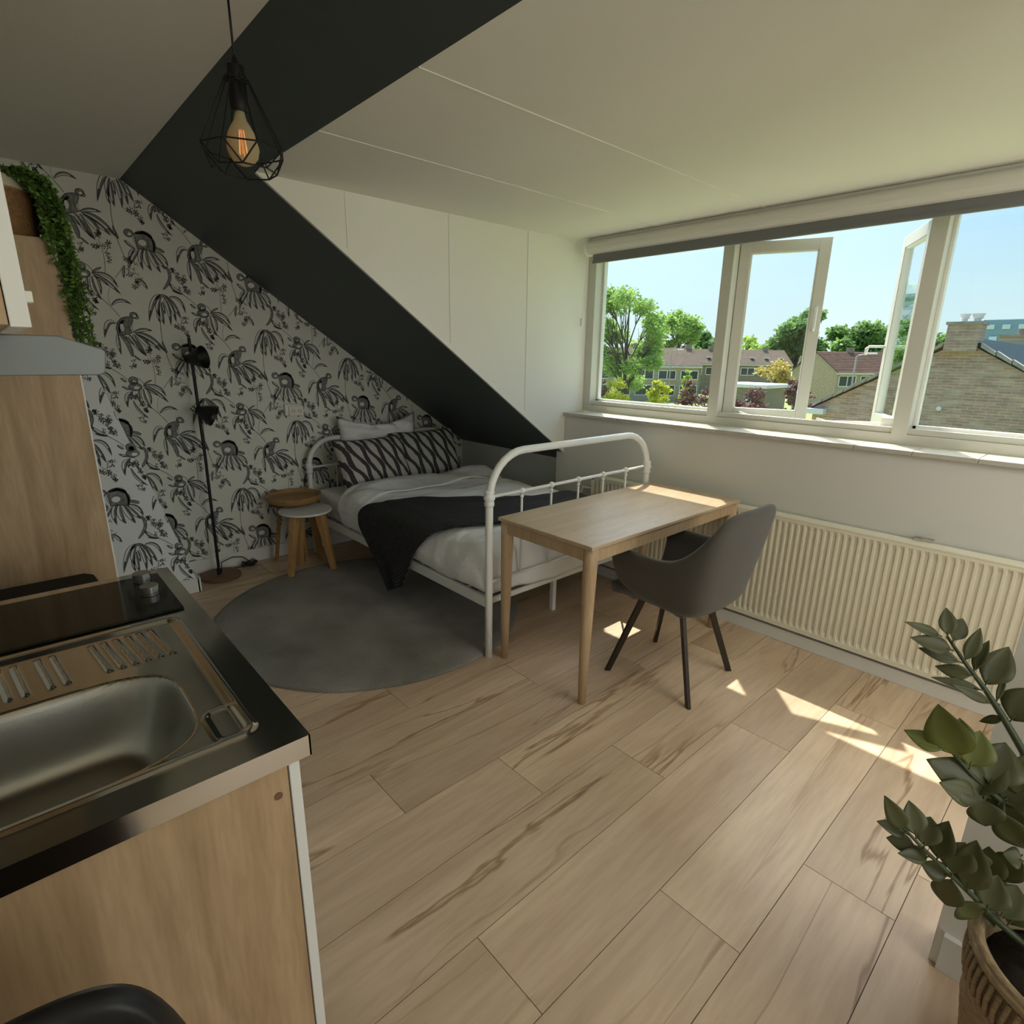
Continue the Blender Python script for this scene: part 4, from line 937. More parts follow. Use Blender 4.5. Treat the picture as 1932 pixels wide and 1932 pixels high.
# ================================================================ TRAILING PLANT ON THE CUPBOARD
tp = thing('trailing_plant', (.10, 2.47, 1.822), 'green string plant trailing from cane basket on top of the tall cupboard', 'plant')
q = MB(); q.lathe([(.02, 1.823), (.115, 1.823), (.118, 1.83), (.128, 1.958), (.120, 1.958), (.11, 1.90), (.02, 1.90)], (.085, 2.48, 0), 32); q.build('basket', M['rattan'], tp, smooth='auto')
q = MB(); q.lathe([(.128, 1.953), (.133, 1.956), (.134, 1.985), (.130, 1.990), (.12, 1.985), (.118, 1.953)], (.085, 2.48, 0), 32); q.build('basket_rim', M['pale_wood'], tp, smooth='auto')
q = MB(); lf = MB(); R = random.Random(3)
def strand(path, dens):
    q.tube(path, .0014, 4)
    for a, b in zip(path, path[1:]):
        a = Vector(a); b = Vector(b); n_ = max(2, int((b-a).length*dens))
        for i in range(n_):
            p = a.lerp(b, R.random()); d = Vector((R.uniform(-1, 1), R.uniform(-1, 1), R.uniform(-.7, .5))).normalized(); s_ = R.uniform(.008, .014)
            e = d.cross(Vector((R.uniform(-1, 1), R.uniform(-1, 1), R.uniform(-1, 1)))).normalized()*s_*.42
            lf.add([p, p+d*s_*.6+e, p+d*s_*1.5, p+d*s_*.6-e], [(0, 1, 2, 3)])
for i in range(130):
    a_ = R.uniform(0, 1)
    sx_ = .03 + a_*.15; sy_ = 2.36 + R.uniform(-.02, .16)
    length = R.uniform(.05, .44) if sx_ > .10 else 0
    ex = .205 + R.uniform(0, .05) if length > 0 else sx_+.04
    if length == 0:
        strand([(sx_-.04, sy_+.04, 1.985), (sx_, sy_, 2.0 + R.uniform(-.004, .012)), (sx_+.05, sy_-.01, 1.993)], 330); continue
    pth = [(sx_-.05, sy_+.05, 1.975), (sx_, sy_, 2.0 + R.uniform(-.005, .012)), (min(ex, sx_+.06), sy_-.02, 1.985), (ex, sy_-.03, 1.94 - R.uniform(0, .03))]
    z = 1.92; xx = ex; zend = 1.94-length
    while z > zend:
        z -= .035; xx += R.uniform(-.004, .0085); pth.append((min(xx, .285), sy_-.03+R.uniform(-.008, .008), z))
    strand(pth, 330)
q.build('stems', M['stem'], tp); lf.build('leaves', M['fake_leaf'], tp, fix=False)

# ================================================================ ZZ PLANT
ZZ = {"L1":[[1386,184,948,1325,231,981,17],[1397,172,951,1412,185,1003,28],[1401,161,941,1457,159,977,28],[1390,161,923,1332,217,949,30],[1396,144,900,1358,207,919,22],[1406,135,906,1422,124,975,25],[1412,118,886,1451,112,946,20],[1403,120,876,1381,177,880,25],[1421,95,861,1464,77,938,49],[1406,101,851,1358,173,866,17],[1413,82,826,1350,135,868,17],[1422,73,832,1455,71,886,10],[1424,56,798,1416,91,777,15],[1434,44,797,1483,16,864,63]],"S1":[[1398,172,946],[1407,133,896],[1417,95,851],[1423,60,805],[1434,13,736],[1426,-26,645]],"L3":[[1234,94,788,1202,137,882,65],[1246,90,796,1257,107,849,38],[1222,116,794,1202,176,811,29],[1259,75,762,1279,74,828,52],[1285,43,727,1340,38,794,68],[1327,-1,702,1338,1,789,68],[1254,57,702,1198,101,739,39],[1270,44,697,1269,31,643,50],[1290,22,675,1347,-33,575,45],[1282,42,701,1211,126,768,68],[1267,61,701,1338,43,773,63],[1310,18,682,1347,-13,747,63],[1320,-28,576,1303,-2,584,32]],"S3":[[1238,103,785],[1268,68,737],[1304,30,694],[1349,-18,645],[1375,-53,583]],"L2":[[1123,133,660,1093,164,725,28],[1141,116,649,1149,136,704,36],[1152,101,627,1198,107,662,39],[1170,80,603,1188,82,673,41],[1189,55,574,1232,53,619,52],[1208,30,544,1216,38,639,54],[1231,-3,505,1263,-4,561,47],[1251,-23,488,1317,-34,525,52],[1146,132,636,1109,169,660,23],[1158,116,611,1138,156,611,26],[1176,95,589,1124,128,606,24],[1201,62,552,1174,100,570,32],[1209,55,542,1217,54,468,45],[1218,34,502,1230,5,472,48],[1282,-37,458,1349,-62,496,53]],"S2":[[1123,133,662],[1154,100,617],[1191,58,566],[1226,20,519],[1256,-13,474],[1297,-59,421]]}
zp = thing('potted_plant', (1.285, -.155, 0), 'glossy-leaved zamioculcas in a woven seagrass pot at the right edge', 'plant')
pc = (1.285, -.155)
M['seagrass'] = mat('seagrass_weave', (.46, .33, .19), .85, noise=.45, nscale=45, stretch=(1, 1, 7), bump=.6, bscale=70)
q = MB()
prof = []
for i in range(30):
    z = .005 + i*.014; r_ = .150 - .018*math.cos(i/29*math.pi*1.1-.4) + .004*(i % 2); prof.append((min(r_, .160), z))
prof = [(.02, 0)] + prof + [(.163, .418), (.166, .428), (.160, .436), (.150, .434), (.146, .42), (.143, .37), (.02, .37)]
q.lathe(prof, (pc[0], pc[1], 0), 64); q.build('pot', M['seagrass'], zp, smooth=True)
q = MB()
for k in range(64):
    a_ = 2*math.pi*k/64; c_, s_ = math.cos(a_), math.sin(a_)
    q.tube([(pc[0]+.163*c_, pc[1]+.163*s_, .335), (pc[0]+.168*c_, pc[1]+.168*s_, .37), (pc[0]+.167*math.cos(a_+.02), pc[1]+.167*math.sin(a_+.02), .41)], .0045, 5)
for rr_, zz_ in ((.160, .430), (.166, .424)): q.tube([(pc[0]+rr_*math.cos(2*math.pi*k/48), pc[1]+rr_*math.sin(2*math.pi*k/48), zz_) for k in range(48)], .0085, 8, closed=True)
q.build('rim_binding', M['seagrass'], zp, smooth=True)
MB().lathe([(.005, .371), (.08, .378), (.142, .372)], (pc[0], pc[1], 0), 32).build('soil', M['soil'], zp, smooth=True)
root_p = Vector((pc[0], pc[1], .374))
def stemline(pts, r0, r1):
    p = [Vector([c/1000 for c in t]) for t in pts]; p.append(p[-1].lerp(root_p, .5)+Vector((.0, 0, .02))); p.append(root_p + Vector((rnd(-.03, .03), rnd(-.03, .03), 0)))
    n_ = len(p); MB().tube(p, [r0+(r1-r0)*i/(n_-1) for i in range(n_)], 8).build('stem', M['stem'], zp, smooth=True)
stemline(ZZ['S1'], .0028, .011); stemline(ZZ['S2'], .0025, .009); stemline(ZZ['S3'], .003, .010)
camp = Vector((0, 0, 1.5))
def leaf(d7, mt):
    A = Vector(d7[:3])/1000; B = Vector(d7[3:6])/1000; w_ = d7[6]/1000*1.22
    L = (B-A).length; t_ = (B-A).normalized(); tocam = (camp-A).normalized(); sd_ = t_.cross(tocam).normalized(); nn = sd_.cross(t_).normalized()
    tw = rnd(-.35, .35); sd_, nn = (sd_*math.cos(tw)+nn*math.sin(tw)), (nn*math.cos(tw)-sd_*math.sin(tw))
    q = MB(); n_ = 12; vs = []
    prof = [.10, .42, .70, .88, .98, 1.0, .97, .89, .77, .62, .44, .24, .015]
    for i in range(n_+1):
        f_ = i/n_; hw = w_/2*prof[i]
        c_ = A + t_*L*f_ + nn*(-.10*L*f_*f_ + .0)
        for k in (-1, -.5, 0, .5, 1): vs.append(c_ + sd_*hw*k + nn*(abs(k)*hw*.28))
    q.add(vs, [(i*5+k, i*5+k+1, (i+1)*5+k+1, (i+1)*5+k) for i in range(n_) for k in range(4)])
    q.tube([A - t_*.008, A + t_*L*.12], .0016, 5)
    q.build('leaf', mt, zp, smooth=True, solid=.0008)
for i, d7 in enumerate(ZZ['L1']): leaf(d7, M['leaf'])
for i, d7 in enumerate(ZZ['L3']): leaf(d7, M['leaf_pale'] if i in (0, 1, 2, 3) else M['leaf'])
for i, d7 in enumerate(ZZ['L2']): leaf(d7, M['leaf'])
for d7 in ((1262, 20, 560, 1236, 52, 604, 44), (1290, 0, 520, 1318, 22, 572, 46), (1300, -15, 470, 1352, 8, 500, 44), (1330, -10, 640, 1300, 22, 690, 48), (1345, -20, 600, 1392, 0, 640, 50), (1350, -25, 560, 1330, -5, 500, 46), (1310, 20, 690, 1290, 60, 640, 44), (1372, -50, 590, 1360, -20, 660, 52), (1290, -20, 450, 1262, 10, 480, 42)): leaf(d7, M['leaf'])
# ================================================================ OUTSIDE
GZ = -4.6
struct(MB().box((4, -60, GZ-.2), (420, 330, GZ)).build('ground_lawn', M['grass']))
struct(MB().box((44, -20, GZ), (50, 130, GZ+.03)).build('ground_path', M['road']))
M['brick_red'] = brick('brick_red_mixed', (.43, .235, .17), (.53, .365, .28), (.50, .40, .33), .24, .066, 'x', .012)
M['brick_y'] = brick('brick_y_mixed', (.42, .235, .155), (.50, .37, .26), (.44, .40, .33), .24, .075, 'y', .014)
M['brick_khaki'] = brick('brick_khaki', (.46, .37, .24), (.38, .31, .20), (.42, .36, .27), .24, .08, 'xy', .012)
M['brick_brown'] = brick('brick_brown', (.30, .24, .18), (.25, .20, .15), (.30, .26, .2), .24, .08, 'xy', .012)
M['tiles'] = mat('roof_tiles', (.15, .10, .075), .95, spec=.05, noise=.25, nscale=1.5, bump=.2, bscale=6)
M['tiles2'] = mat('roof_tiles_grey', (.17, .13, .10), .95, spec=.05, noise=.2, nscale=1.5)
M['darkroof'] = mat('dark_slate_roof', (.022, .045, .06), .9, spec=.05, noise=.2, nscale=2)
M['ext_white'] = mat('exterior_white', (.75, .75, .72), .6)
M['ext_dark'] = mat('dark_opening', (.04, .05, .055), .2)
M['lead'] = mat('lead_flashing', (.30, .32, .34), .5)
M['coping'] = mat('tile_coping', (.42, .36, .30), .8, noise=.3, nscale=6)
M['bark'] = mat('bark', (.07, .055, .04), .9)
GR = {'a': ((.20, .36, .08), (.38, .55, .13)), 'b': ((.11, .22, .06), (.20, .34, .09)), 'c': ((.24, .38, .05), (.42, .55, .10)), 'y': ((.36, .42, .03), (.62, .62, .06)), 'r': ((.06, .02, .025), (.22, .11, .09)), 'g': ((.40, .30, .05), (.55, .45, .12))}
for k, (c1, c2) in GR.items(): M['fol_'+k] = foliage('foliage_'+k, c1, c2)

# near neighbour: brick gable with chimney (gable plane faces us)
nb_ = thing('neighbour_house', (21, 3.1, GZ), 'neighbouring brick gable with tile verge and chimney filling the right pane', 'house')
gx = 17.0; ap = (3.10, 1.98); el = (6.15, .223); er = (-.35, .02)
q = MB(); q.prism([(el[0], GZ), (el[0], el[1]), ap, (er[0], er[1]), (er[0], GZ)], 'x', gx, gx+.3); q.build('gable_wall', M['brick_red'], nb_)
for a_, b_ in (((gx+.3, er[0], GZ), (gx+9, er[0]+.3, 0)), ((gx+.3, el[0]-.3, GZ), (gx+9, el[0], .2))): MB().box(a_, b_).build('side_wall', M['brick_y'], nb_)
def roofpl(a, b, x0, x1, th, mt, nm, par):
    dy, dz = b[0]-a[0], b[1]-a[1]; l = math.hypot(dy, dz); n_ = (-dz/l*th, dy/l*th)
    if n_[1] < 0: n_ = (-n_[0], -n_[1])
    q = MB(); q.prism([a, b, (b[0]+n_[0], b[1]+n_[1]), (a[0]+n_[0], a[1]+n_[1])], 'x', x0, x1); return q.build(nm, mt, par)
roofpl((el[0]+.25, el[1]-.12), (ap[0], ap[1]+.02), gx-.05, gx+9, .09, M['tiles'], 'roof', nb_)
roofpl((er[0]-.25, er[1]-.14), (ap[0], ap[1]+.02), gx-.05, gx+9, .09, M['darkroof'], 'roof', nb_)
def verge(a, b, n_):
    q = MB()
    for i in range(n_):
        f0, f1 = i/n_, (i+.93)/n_
        y0, z0 = a[0]+(b[0]-a[0])*f0, a[1]+(b[1]-a[1])*f0; y1, z1 = a[0]+(b[0]-a[0])*f1, a[1]+(b[1]-a[1])*f1
        q.hull8([(gx-.14, y0, z0+.03), (gx+.12, y0, z0+.03), (gx+.12, y0, z0+.11), (gx-.14, y0, z0+.11)], [(gx-.14, y1, z1+.05), (gx+.12, y1, z1+.05), (gx+.12, y1, z1+.145), (gx-.14, y1, z1+.145)])
    q.build('verge_tiles', M['coping'], nb_)
verge((er[0], er[1]+.0), (ap[0]-.35, ap[1]-.19), 10); verge((el[0], el[1]), (ap[0]+.34, ap[1]-.17), 11)
chm = MB().box((gx-.17, 2.80, 1.74), (gx+.50, 3.42, 2.33)).build('chimney', M['brick_red'], nb_)
MB().box((gx-.21, 2.765, 2.33), (gx+.54, 3.455, 2.395)).build('chimney_cap', M['coping'], chm)
for y, s_ in ((3.19, .085), (2.945, .10)):
    q = MB(); q.lathe([(s_*.7, 2.395), (s_*.7, 2.47), (s_*1.15, 2.475), (s_*1.0, 2.49), (s_*.95, 2.50), (s_*1.25, 2.57), (s_*1.3, 2.58)], (gx+.18, y, 0), 14); q.build('chimney_pot', M['ext_white'], chm, smooth='auto')
q = MB(); q.lathe([(.05, 0), (.055, .02), (.03, .03)], mat=Matrix.Translation((gx-.01, 3.28, .405)) @ Matrix.Rotation(math.radians(-90), 4, 'Y'), seg=14); q.build('vent_cap', M['ext_white'], nb_)
MB().box((gx-.25, el[0]-.35, .06), (gx+8, el[0]+.42, .20)).build('gutter', M['ext_white'], nb_)

# slate-roofed house behind the gable
dh = thing('slate_house', (33, 2.5, GZ), 'dark slate-roofed house rising behind the brick gable, far right', 'house')
q = MB(); q.box((29, -9, GZ), (42, 4.35, 1.0)); q.build('wall', M['brick_brown'], dh)
q = MB(); q.prism([(27.6, .0), (32.5, 1.78), (40, 1.78), (40, 1.0), (29, .0)], 'y', -9, 4.6); q.build('roof', M['darkroof'], dh)
q = MB(); q.box((32.3, -9, 1.78), (32.8, 4.6, 1.90)); q.build('ridge_tiles', M['coping'], dh)
chm = MB().box((33.6, 3.9, 1.6), (34.4, 4.85, 2.62)).build('chimney', M['brick_y'], dh); MB().box((33.5, 3.82, 2.62), (34.5, 4.93, 2.70)).build('chimney_cap', M['coping'], chm)
MB().lathe([(.13, 2.7), (.13, 2.9), (.16, 2.92)], (34, 4.2, 0), 12).build('chimney_pot', M['brick_brown'], chm)

def row_house(name, label, C0, dirx, width, depth, ze, zr, wallm, roofm, nwin, wz=(-1.0, .0), gable_m=None, chim=(), low=True, gables=(0, 1), panel=True):
    """C0 = front corner; dirx = unit vector along the facade; depth goes to its right-hand normal (away from us)"""
    th = thing(name, (C0[0], C0[1], GZ), label, 'house', None)
    u_ = Vector((dirx[0], dirx[1], 0)).normalized(); n_ = Vector((u_.y, -u_.x, 0))
    if n_.dot(Vector((C0[0], C0[1], 0))) < 0: n_ = -n_
    C = Vector((C0[0], C0[1], 0))
    def P(a, b, z): v = C + u_*a + n_*b; return (v.x, v.y, z)
    def bx(mb, a0, a1, b0, b1, z0, z1, m=0):
        mb.hull8([P(a0, b0, z0), P(a1, b0, z0), P(a1, b1, z0), P(a0, b1, z0)], [P(a0, b0, z1), P(a1, b0, z1), P(a1, b1, z1), P(a0, b1, z1)], m)
    q = MB(); bx(q, .02, width-.02, 0, depth, GZ, ze); q.build('wall', wallm, th)
    for a in (0, width-.25):
        q = MB()
        q.add([P(a, -.02, GZ), P(a, depth, GZ), P(a, depth, ze), P(a, depth/2, zr-.05), P(a, -.02, ze), P(a+.25, -.02, GZ), P(a+.25, depth, GZ), P(a+.25, depth, ze), P(a+.25, depth/2, zr-.05), P(a+.25, -.02, ze)], [(0, 1, 2, 3, 4), (9, 8, 7, 6, 5), (0, 5, 6, 1), (1, 6, 7, 2), (2, 7, 8, 3), (3, 8, 9, 4), (4, 9, 5, 0)])
        q.build('gable', gable_m or wallm, th)
    q = MB(); o_ = .3; t_ = .12
    sl_ = (zr-ze)/(depth/2)
    for s_ in (0, 1):
        b0, b1 = (-o_, depth/2) if s_ == 0 else (depth+o_, depth/2); z0 = ze - o_*sl_
        q.hull8([P(-.12, b0, z0), P(width+.12, b0, z0), P(width+.12, b1, zr), P(-.12, b1, zr)], [P(-.12, b0, z0+t_), P(width+.12, b0, z0+t_), P(width+.12, b1, zr+t_), P(-.12, b1, zr+t_)])
    if roofm is M['tiles']:
        # tile courses
        for k in range(1, 13):
            f_ = k/13; z = ze - o_*sl_ + (zr - ze + o_*sl_)*f_ + t_; b_ = -o_ + (depth/2+o_)*f_; bx(q, -.12, width+.12, b_-.03, b_+.05, z-.02, z+.035)
    q.build('roof', roofm, th)
    q = MB(); bx(q, -.1, width+.1, -o_-.06, -o_+.06, ze-o_*sl_-.08, ze-o_*sl_+.05); bx(q, -.05, width+.05, -.06, 0, ze-.32, ze-.05); q.build('gutter', M['ext_white'], th)
    W_ = width/nwin
    for i in range(nwin):
        a0 = i*W_+W_*.10; a1 = (i+1)*W_-W_*.10; fr = MB(); z0, z1 = wz
        t2 = .11; mid = (a0+a1)/2
        bx(fr, a0, a1, -.07, -.005, z0, z0+t2); bx(fr, a0, a1, -.07, -.005, z1-t2, z1); bx(fr, a0, a0+t2, -.07, -.005, z0, z1); bx(fr, a1-t2, a1, -.07, -.005, z0, z1); bx(fr, mid-t2/2, mid+t2/2, -.07, -.005, z0, z1)
        w_ = fr.build('window', M['ext_white'], th)
        pn_ = MB(); bx(pn_, a0+t2, a1-t2, -.03, -.01, z0+t2, z1-t2); pn_.build('pane', M['ext_dark'], w_)
        if low:
            fr = MB(); zz0, zz1 = GZ+.8, GZ+2.3
            bx(fr, a0, a1, -.07, -.005, zz0, zz0+.1); bx(fr, a0, a1, -.07, -.005, zz1-.1, zz1); bx(fr, a0, a0+.1, -.07, -.005, zz0, zz1); bx(fr, a1-.1, a1, -.07, -.005, zz0, zz1)
            w_ = fr.build('window', M['ext_white'], th); pn_ = MB(); bx(pn_, a0+.1, a1-.1, -.03, -.01, zz0+.1, zz1-.1); pn_.build('pane', M['ext_dark'], w_)
    for a in chim:
        cb = MB(); bx(cb, a, a+.8, depth/2-.3, depth/2+.3, zr-.3, zr+.65); c_ = cb.build('chimney', M['brick_brown'], th)
    return th, P, bx
# terrace far left: gable end on its right
C = Vector((75.6, 43.2)); d = (Vector((69.8, 48.3)) - C).normalized()
t1, P1, bx1 = row_house('terraced_house', 'brown-roofed brick terrace seen between trees through the left pane', (C.x, C.y), (d.x, d.y), 16, 8, .42, 2.75, M['brick_khaki'], M['tiles2'], 5, (-1.55, -.25), M['brick_brown'], (.4, 8.2))
t2_, P2, bx2 = row_house('terraced_house', 'distant terrace with rooflights seen through the open left casement', (106.5, 43.2), (98.3-106.5, 50.4-43.2), 22, 8, .62, 2.95, M['brick_brown'], M['tiles2'], 7, (-1.4, -.05), None, (3, 8, 13, 18), low=False)
q = MB()
for k in range(7): bx2(q, 1.2+k*2.6, 1.9+k*2.6, .9, 2.0, 1.55, 1.75)
q.build('rooflight', M['ext_white'], t2_)
# khaki gable house: gable towards us, long roof running right
Cg = Vector((78.4, 26.2)); Gl = Vector((72.9, 31.3)); dF = (Vector((89.07, 22.11)) - Cg)
# facade runs right from Cg; gable is on its left end
kh, Pk, bxk = row_house('terraced_house', 'brown-tiled terrace with large khaki brick gable, centre of the open window', (78.4, 26.2), (11.2, -5.4), 17, 7.5, .10, 2.45, M['brick_khaki'], M['tiles'], 5, (-1.75, -.35), M['brick_khaki'], (5, 11), low=False)
# annex with white fascia
an = thing('garden_shed', (62, 28.6, GZ), 'flat-roofed dark outbuilding with white fascia below the distant terrace', 'shed')
q = MB(); q.box((60.5, 27.0, GZ), (66, 32, -1.5)); q.build('wall', M['brick_brown'], an); MB().box((60.0, 26.6, -1.5), (66.5, 32.4, -1.15)).build('fascia', M['ext_white'], an)
w_ = MB().box((60.42, 28.2, -3.4), (60.5, 28.9, -1.9)).build('door', M['ext_white'], an)
# far blocks
fb = thing('apartment_block', (163, 20, GZ), 'distant pale blue gallery flats rising behind the chimney', 'building')
q = MB(); q.box((160, -20, GZ), (174, 26.4, 10.2)); q.build('wall', mat('block_blue', (.24, .36, .46), .7), fb)
bl2 = mat('block_white', (.66, .74, .80), .6); q = MB()
for r_ in range(6):
    for k in range(18): 
        q.box((159.6, 25.6-k*2.6-1.3-(r_ % 2)*.8, 9.2-r_*2.4-.9), (160, 25.6-k*2.6-(r_ % 2)*.8, 9.2-r_*2.4))
q.build('balcony_panels', bl2, fb)
tw = thing('tower_block', (250, 62, GZ), 'slim pale tower block seen through the right casement', 'building')
q = MB(); q.box((247, 58.5, GZ), (258, 64.6, 24.5)); q.box((249, 60, 24.5), (254, 62, 27.5)); q.build('wall', mat('tower_grey', (.50, .60, .62), .7), tw)
q = MB()
for r_ in range(9): q.box((246.7, 58.8, 22-r_*3.0), (247, 64.2, 23.2-r_*3.0))
q.build('window_bands', mat('tower_glass', (.20, .30, .34), .3), tw)
fo = thing('office_building', (155, 89, GZ), 'grey flat-topped building peeking above the trees', 'building')
MB().box((153, 84, GZ), (165, 93, 7.0)).build('wall', mat('office_grey', (.34, .38, .42), .8), fo); MB().box((152.6, 84.5, 3.6), (153, 92.5, 4.8)).build('window_bands', M['ext_white'], fo)

# street lamps
def street_lamp(x, y, z, lab, dy):
    r_ = thing('street_lamp', (x, y, GZ), lab, 'lamp', 'street lamps outside')
    MB().tube([(x, y, GZ), (x, y, z-.1), (x, y+dy*.2, z), (x, y+dy*.75, z+.12)], [.085, .06, .05, .045], 8).build('post', mat('lamp_post_grey', (.30, .31, .32), .5), r_, smooth=True)
    q = MB(); q.box((x-.13, y+min(dy*.75, dy*1.4), z+.08), (x+.13, y+max(dy*.75, dy*1.4), z+.20)); q.build('lamp_head', M['ext_white'], r_, bevel=.03)
street_lamp(56.39, 35.95, 2.2, 'grey street lamp before the left terrace', -1)
street_lamp(51.8, 16.09, 1.9, 'grey street lamp before the tiled roof in the open window', -1)
# satellite dish
ds = thing('satellite_dish', (66, 26.3, GZ), 'white satellite dish on a pole in front of the khaki gable', 'dish')
q = MB(); q.lathe([(.02, 0), (.35, .06), (.62, .2), (.62, .22), (.35, .08), (.02, .03)], mat=Matrix.Translation((66, 26.15, -1.8)) @ Matrix.Rotation(math.radians(-70), 4, 'Y') @ Matrix.Rotation(.4, 4, 'X'), seg=20); q.build('reflector', M['ext_white'], ds, smooth='auto')
MB().tube([(66.1, 26.15, GZ), (66.1, 26.15, -1.9)], .07, 8).build('pole', M['ext_white'], ds)

# trees and shrubs: trunk, limbs and leaf sprays in real depth
def tree(name, label, cat, x, y, ztop, rad, kind, zb=None, seed=0, n=2600, leaf_s=.22, airy=0, group=None, lean=0, trunk=True, flat=1.0):
    R = random.Random(seed)
    r_ = thing(name, (x, y, GZ), label, cat, group)
    zb = GZ + (ztop-GZ)*.25 if zb is None else zb
    H = ztop-zb; cz = zb + H*.5
    lf = MB(); limbs = MB()
    if trunk: limbs.tube([(x, y, GZ), (x+lean*.3, y, (GZ+zb)/2), (x+lean*.5, y, zb+H*.3), (x+lean, y, zb+H*.75)], [rad*.06, rad*.05, rad*.035, rad*.01], 8)
    blobs = []
    nb = 26 if airy else 18
    for i in range(nb):
        th_ = R.uniform(0, 2*math.pi); ph = math.acos(R.uniform(-.85, 1)); rr_ = R.uniform(.45, .95)
        bx_ = x + lean*.6 + rad*rr_*math.sin(ph)*math.cos(th_); by_ = y + rad*rr_*math.sin(ph)*math.sin(th_); bz_ = cz + H*.46*rr_*math.cos(ph)*flat
        br = rad*R.uniform(.24, .42)*(.8 if airy else 1.0)
        blobs.append((bx_, by_, bz_, br))
        if trunk:
            z0 = zb + H*R.uniform(.02, .45); m_ = Vector(((x+bx_)/2, (y+by_)/2, (z0+bz_)/2 + H*.03))
            limbs.tube([(x+lean*.4, y, z0), m_, (bx_, by_, bz_)], [rad*.02, rad*.012, rad*.004], 5)
            if airy:
                for g_ in range(4):
                    e = Vector((bx_, by_, bz_)) + Vector((R.uniform(-1, 1), R.uniform(-1, 1), R.uniform(-.3, .9)))*br
                    limbs.tube([m_, (Vector(m_)+e)/2 + Vector((0, 0, .1)), e], [rad*.010, rad*.007, rad*.003], 4)
    if not airy: blobs.append((x, y, cz, rad*.62))
    for i in range(n):
        b = blobs[int(R.random()**(1.0)*len(blobs)) % len(blobs)]
        d_ = Vector((R.gauss(0, 1), R.gauss(0, 1), R.gauss(0, 1))).normalized(); k = b[3]*(R.random()**.45)
        p = Vector((b[0]+d_.x*k, b[1]+d_.y*k, b[2]+d_.z*k*.72))
        s_ = leaf_s*R.uniform(.55, 1.25); a = Vector((R.uniform(-1, 1), R.uniform(-1, 1), R.uniform(-.8, .4))).normalized(); c_ = a.cross(Vector((R.uniform(-1, 1), R.uniform(-1, 1), R.uniform(-1, 1)))).normalized()
        lf.add([p, p+a*s_*.5+c_*s_*.32, p+a*s_, p+a*s_*.5-c_*s_*.32], [(0, 1, 2, 3)])
    if trunk: limbs.build('trunk', M['bark'], r_)
    lf.build('foliage', M['fol_'+kind], r_, fix=False)
    return r_
tree('tree', 'tall airy light green tree with bare branches showing, far left', 'tree', 37.0, 27.6, 7.6, 3.4, 'a', zb=-2.0, seed=11, n=14000, leaf_s=.26, airy=1)
tree('tree', 'loose green tree just right of the airy one, above the terrace roof', 'tree', 84.5, 52.6, 10.6, 4.4, 'a', zb=-1.0, seed=5, n=6500, leaf_s=.55, airy=1)
tree('tree', 'large dense green tree behind the opened left casement', 'tree', 123, 49.2, 11.7, 6.6, 'b', zb=-2.0, seed=8, n=9000, leaf_s=.85)
tree('tree', 'large dense green tree in the gap between the two casements', 'tree', 117, 35.5, 10.6, 5.8, 'b', zb=-2.0, seed=9, n=9000, leaf_s=.85)
tree('tree', 'green tree half hidden by the brick chimney', 'tree', 78, 17.6, 7.0, 3.2, 'b', zb=-.5, seed=14, n=2500, leaf_s=.5)
k = 0
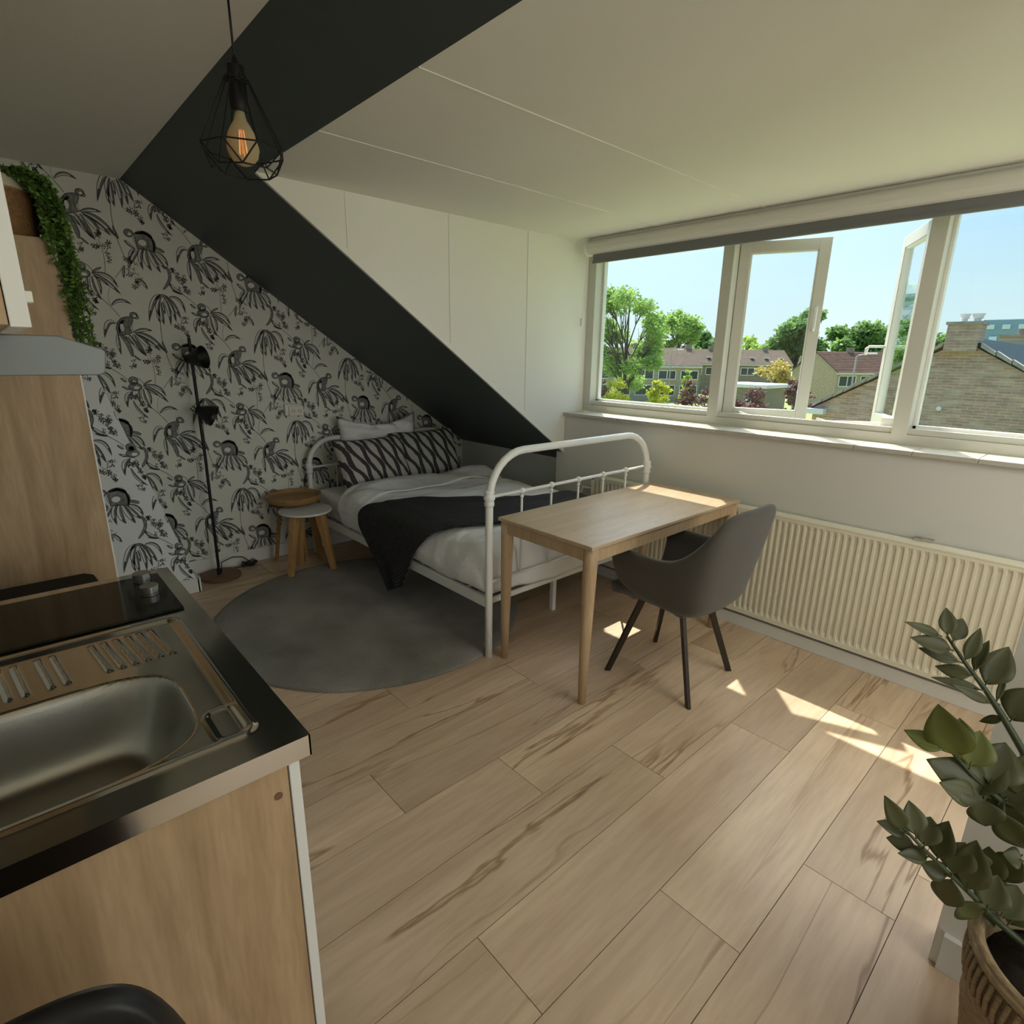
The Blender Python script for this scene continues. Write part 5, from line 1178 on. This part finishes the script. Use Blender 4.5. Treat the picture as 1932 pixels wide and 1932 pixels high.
for (x, y, z, r_, kd, lab) in ((121, 58.5, 6.5, 5.0, 'c', 'round bright green treetop behind the far terrace, left of centre'), (119, 52.5, 5.2, 4.0, 'a', 'bright green treetop just left of the big tree behind the casement'), (126, 42.5, 5.0, 4.2, 'a', 'low green treetop between the two large trees'), (126, 37.5, 4.4, 3.4, 'c', 'low bushy treetop at the foot of the right large tree'), (108, 61.0, 7.3, 3.2, 'b', 'small dark green tree beside the window mullion'), (112, 66.0, 4.6, 4.6, 'a', 'spreading green treetop above the left terrace roof'), (104, 74, 4.6, 4.5, 'c', 'green trees behind the airy tree at far left'), (127, 30, 6.5, 4.5, 'b', 'dark green tree behind the right casement'), (104, 15, 3.0, 3.2, 'a', 'green treetop low behind the right casement')):
    tree('tree', lab, 'tree', x, y, z, r_, kd, zb=-4.0, seed=30+k, n=3500, leaf_s=.8, group='trees behind the roofs'); k += 1
tree('shrub', 'yellow-green shrub at the bottom left corner of the window', 'shrub', 33.0, 25.5, .30, 1.15, 'y', zb=-3.2, seed=50, n=1700, leaf_s=.2, group='garden shrubs')
tree('shrub', 'bright yellow-green conical shrub in the middle of the left pane', 'shrub', 33.64, 22.3, .22, .95, 'y', zb=-3.4, seed=51, n=1900, leaf_s=.18, group='garden shrubs')
tree('shrub', 'dark red maple beside the left mullion', 'shrub', 30.9, 18.0, .60, 1.05, 'r', zb=-3.0, seed=52, n=2300, leaf_s=.17, group='garden shrubs')
tree('shrub', 'slim green columnar tree before the left terrace', 'shrub', 44.5, 26.6, .85, .62, 'c', zb=-3.0, seed=53, n=900, leaf_s=.22, group='garden shrubs')
tree('shrub', 'dark red maple in front of the khaki gable', 'shrub', 30.3, 14.25, .38, 1.25, 'r', zb=-3.0, seed=54, n=2500, leaf_s=.17, group='garden shrubs')
tree('shrub', 'yellow-flowering shrub below the opened left casement', 'shrub', 31.3, 15.9, -.6, .7, 'y', zb=-3.4, seed=55, n=900, leaf_s=.18, group='garden shrubs')
tree('shrub', 'golden-leaved tree left of the khaki gable', 'shrub', 69.4, 29.9, 1.9, 2.3, 'g', zb=-2.2, seed=56, n=1700, leaf_s=.4, group='garden shrubs')
tree('shrub', 'reddish shrub beneath the airy tree, lower left', 'shrub', 36.5, 29.4, .1, 1.3, 'r', zb=-3.2, seed=57, n=1300, leaf_s=.22, group='garden shrubs')
tree('shrub', 'green hedge plant behind the yellow shrubs', 'shrub', 40, 25.8, -1.6, 1.6, 'c', zb=-4.2, seed=58, n=1500, leaf_s=.26, group='garden shrubs')
tree('shrub', 'dark red shrub close to the satellite dish', 'shrub', 60.0, 23.6, -.2, 1.4, 'r', zb=-4.2, seed=59, n=1200, leaf_s=.3, group='garden shrubs')
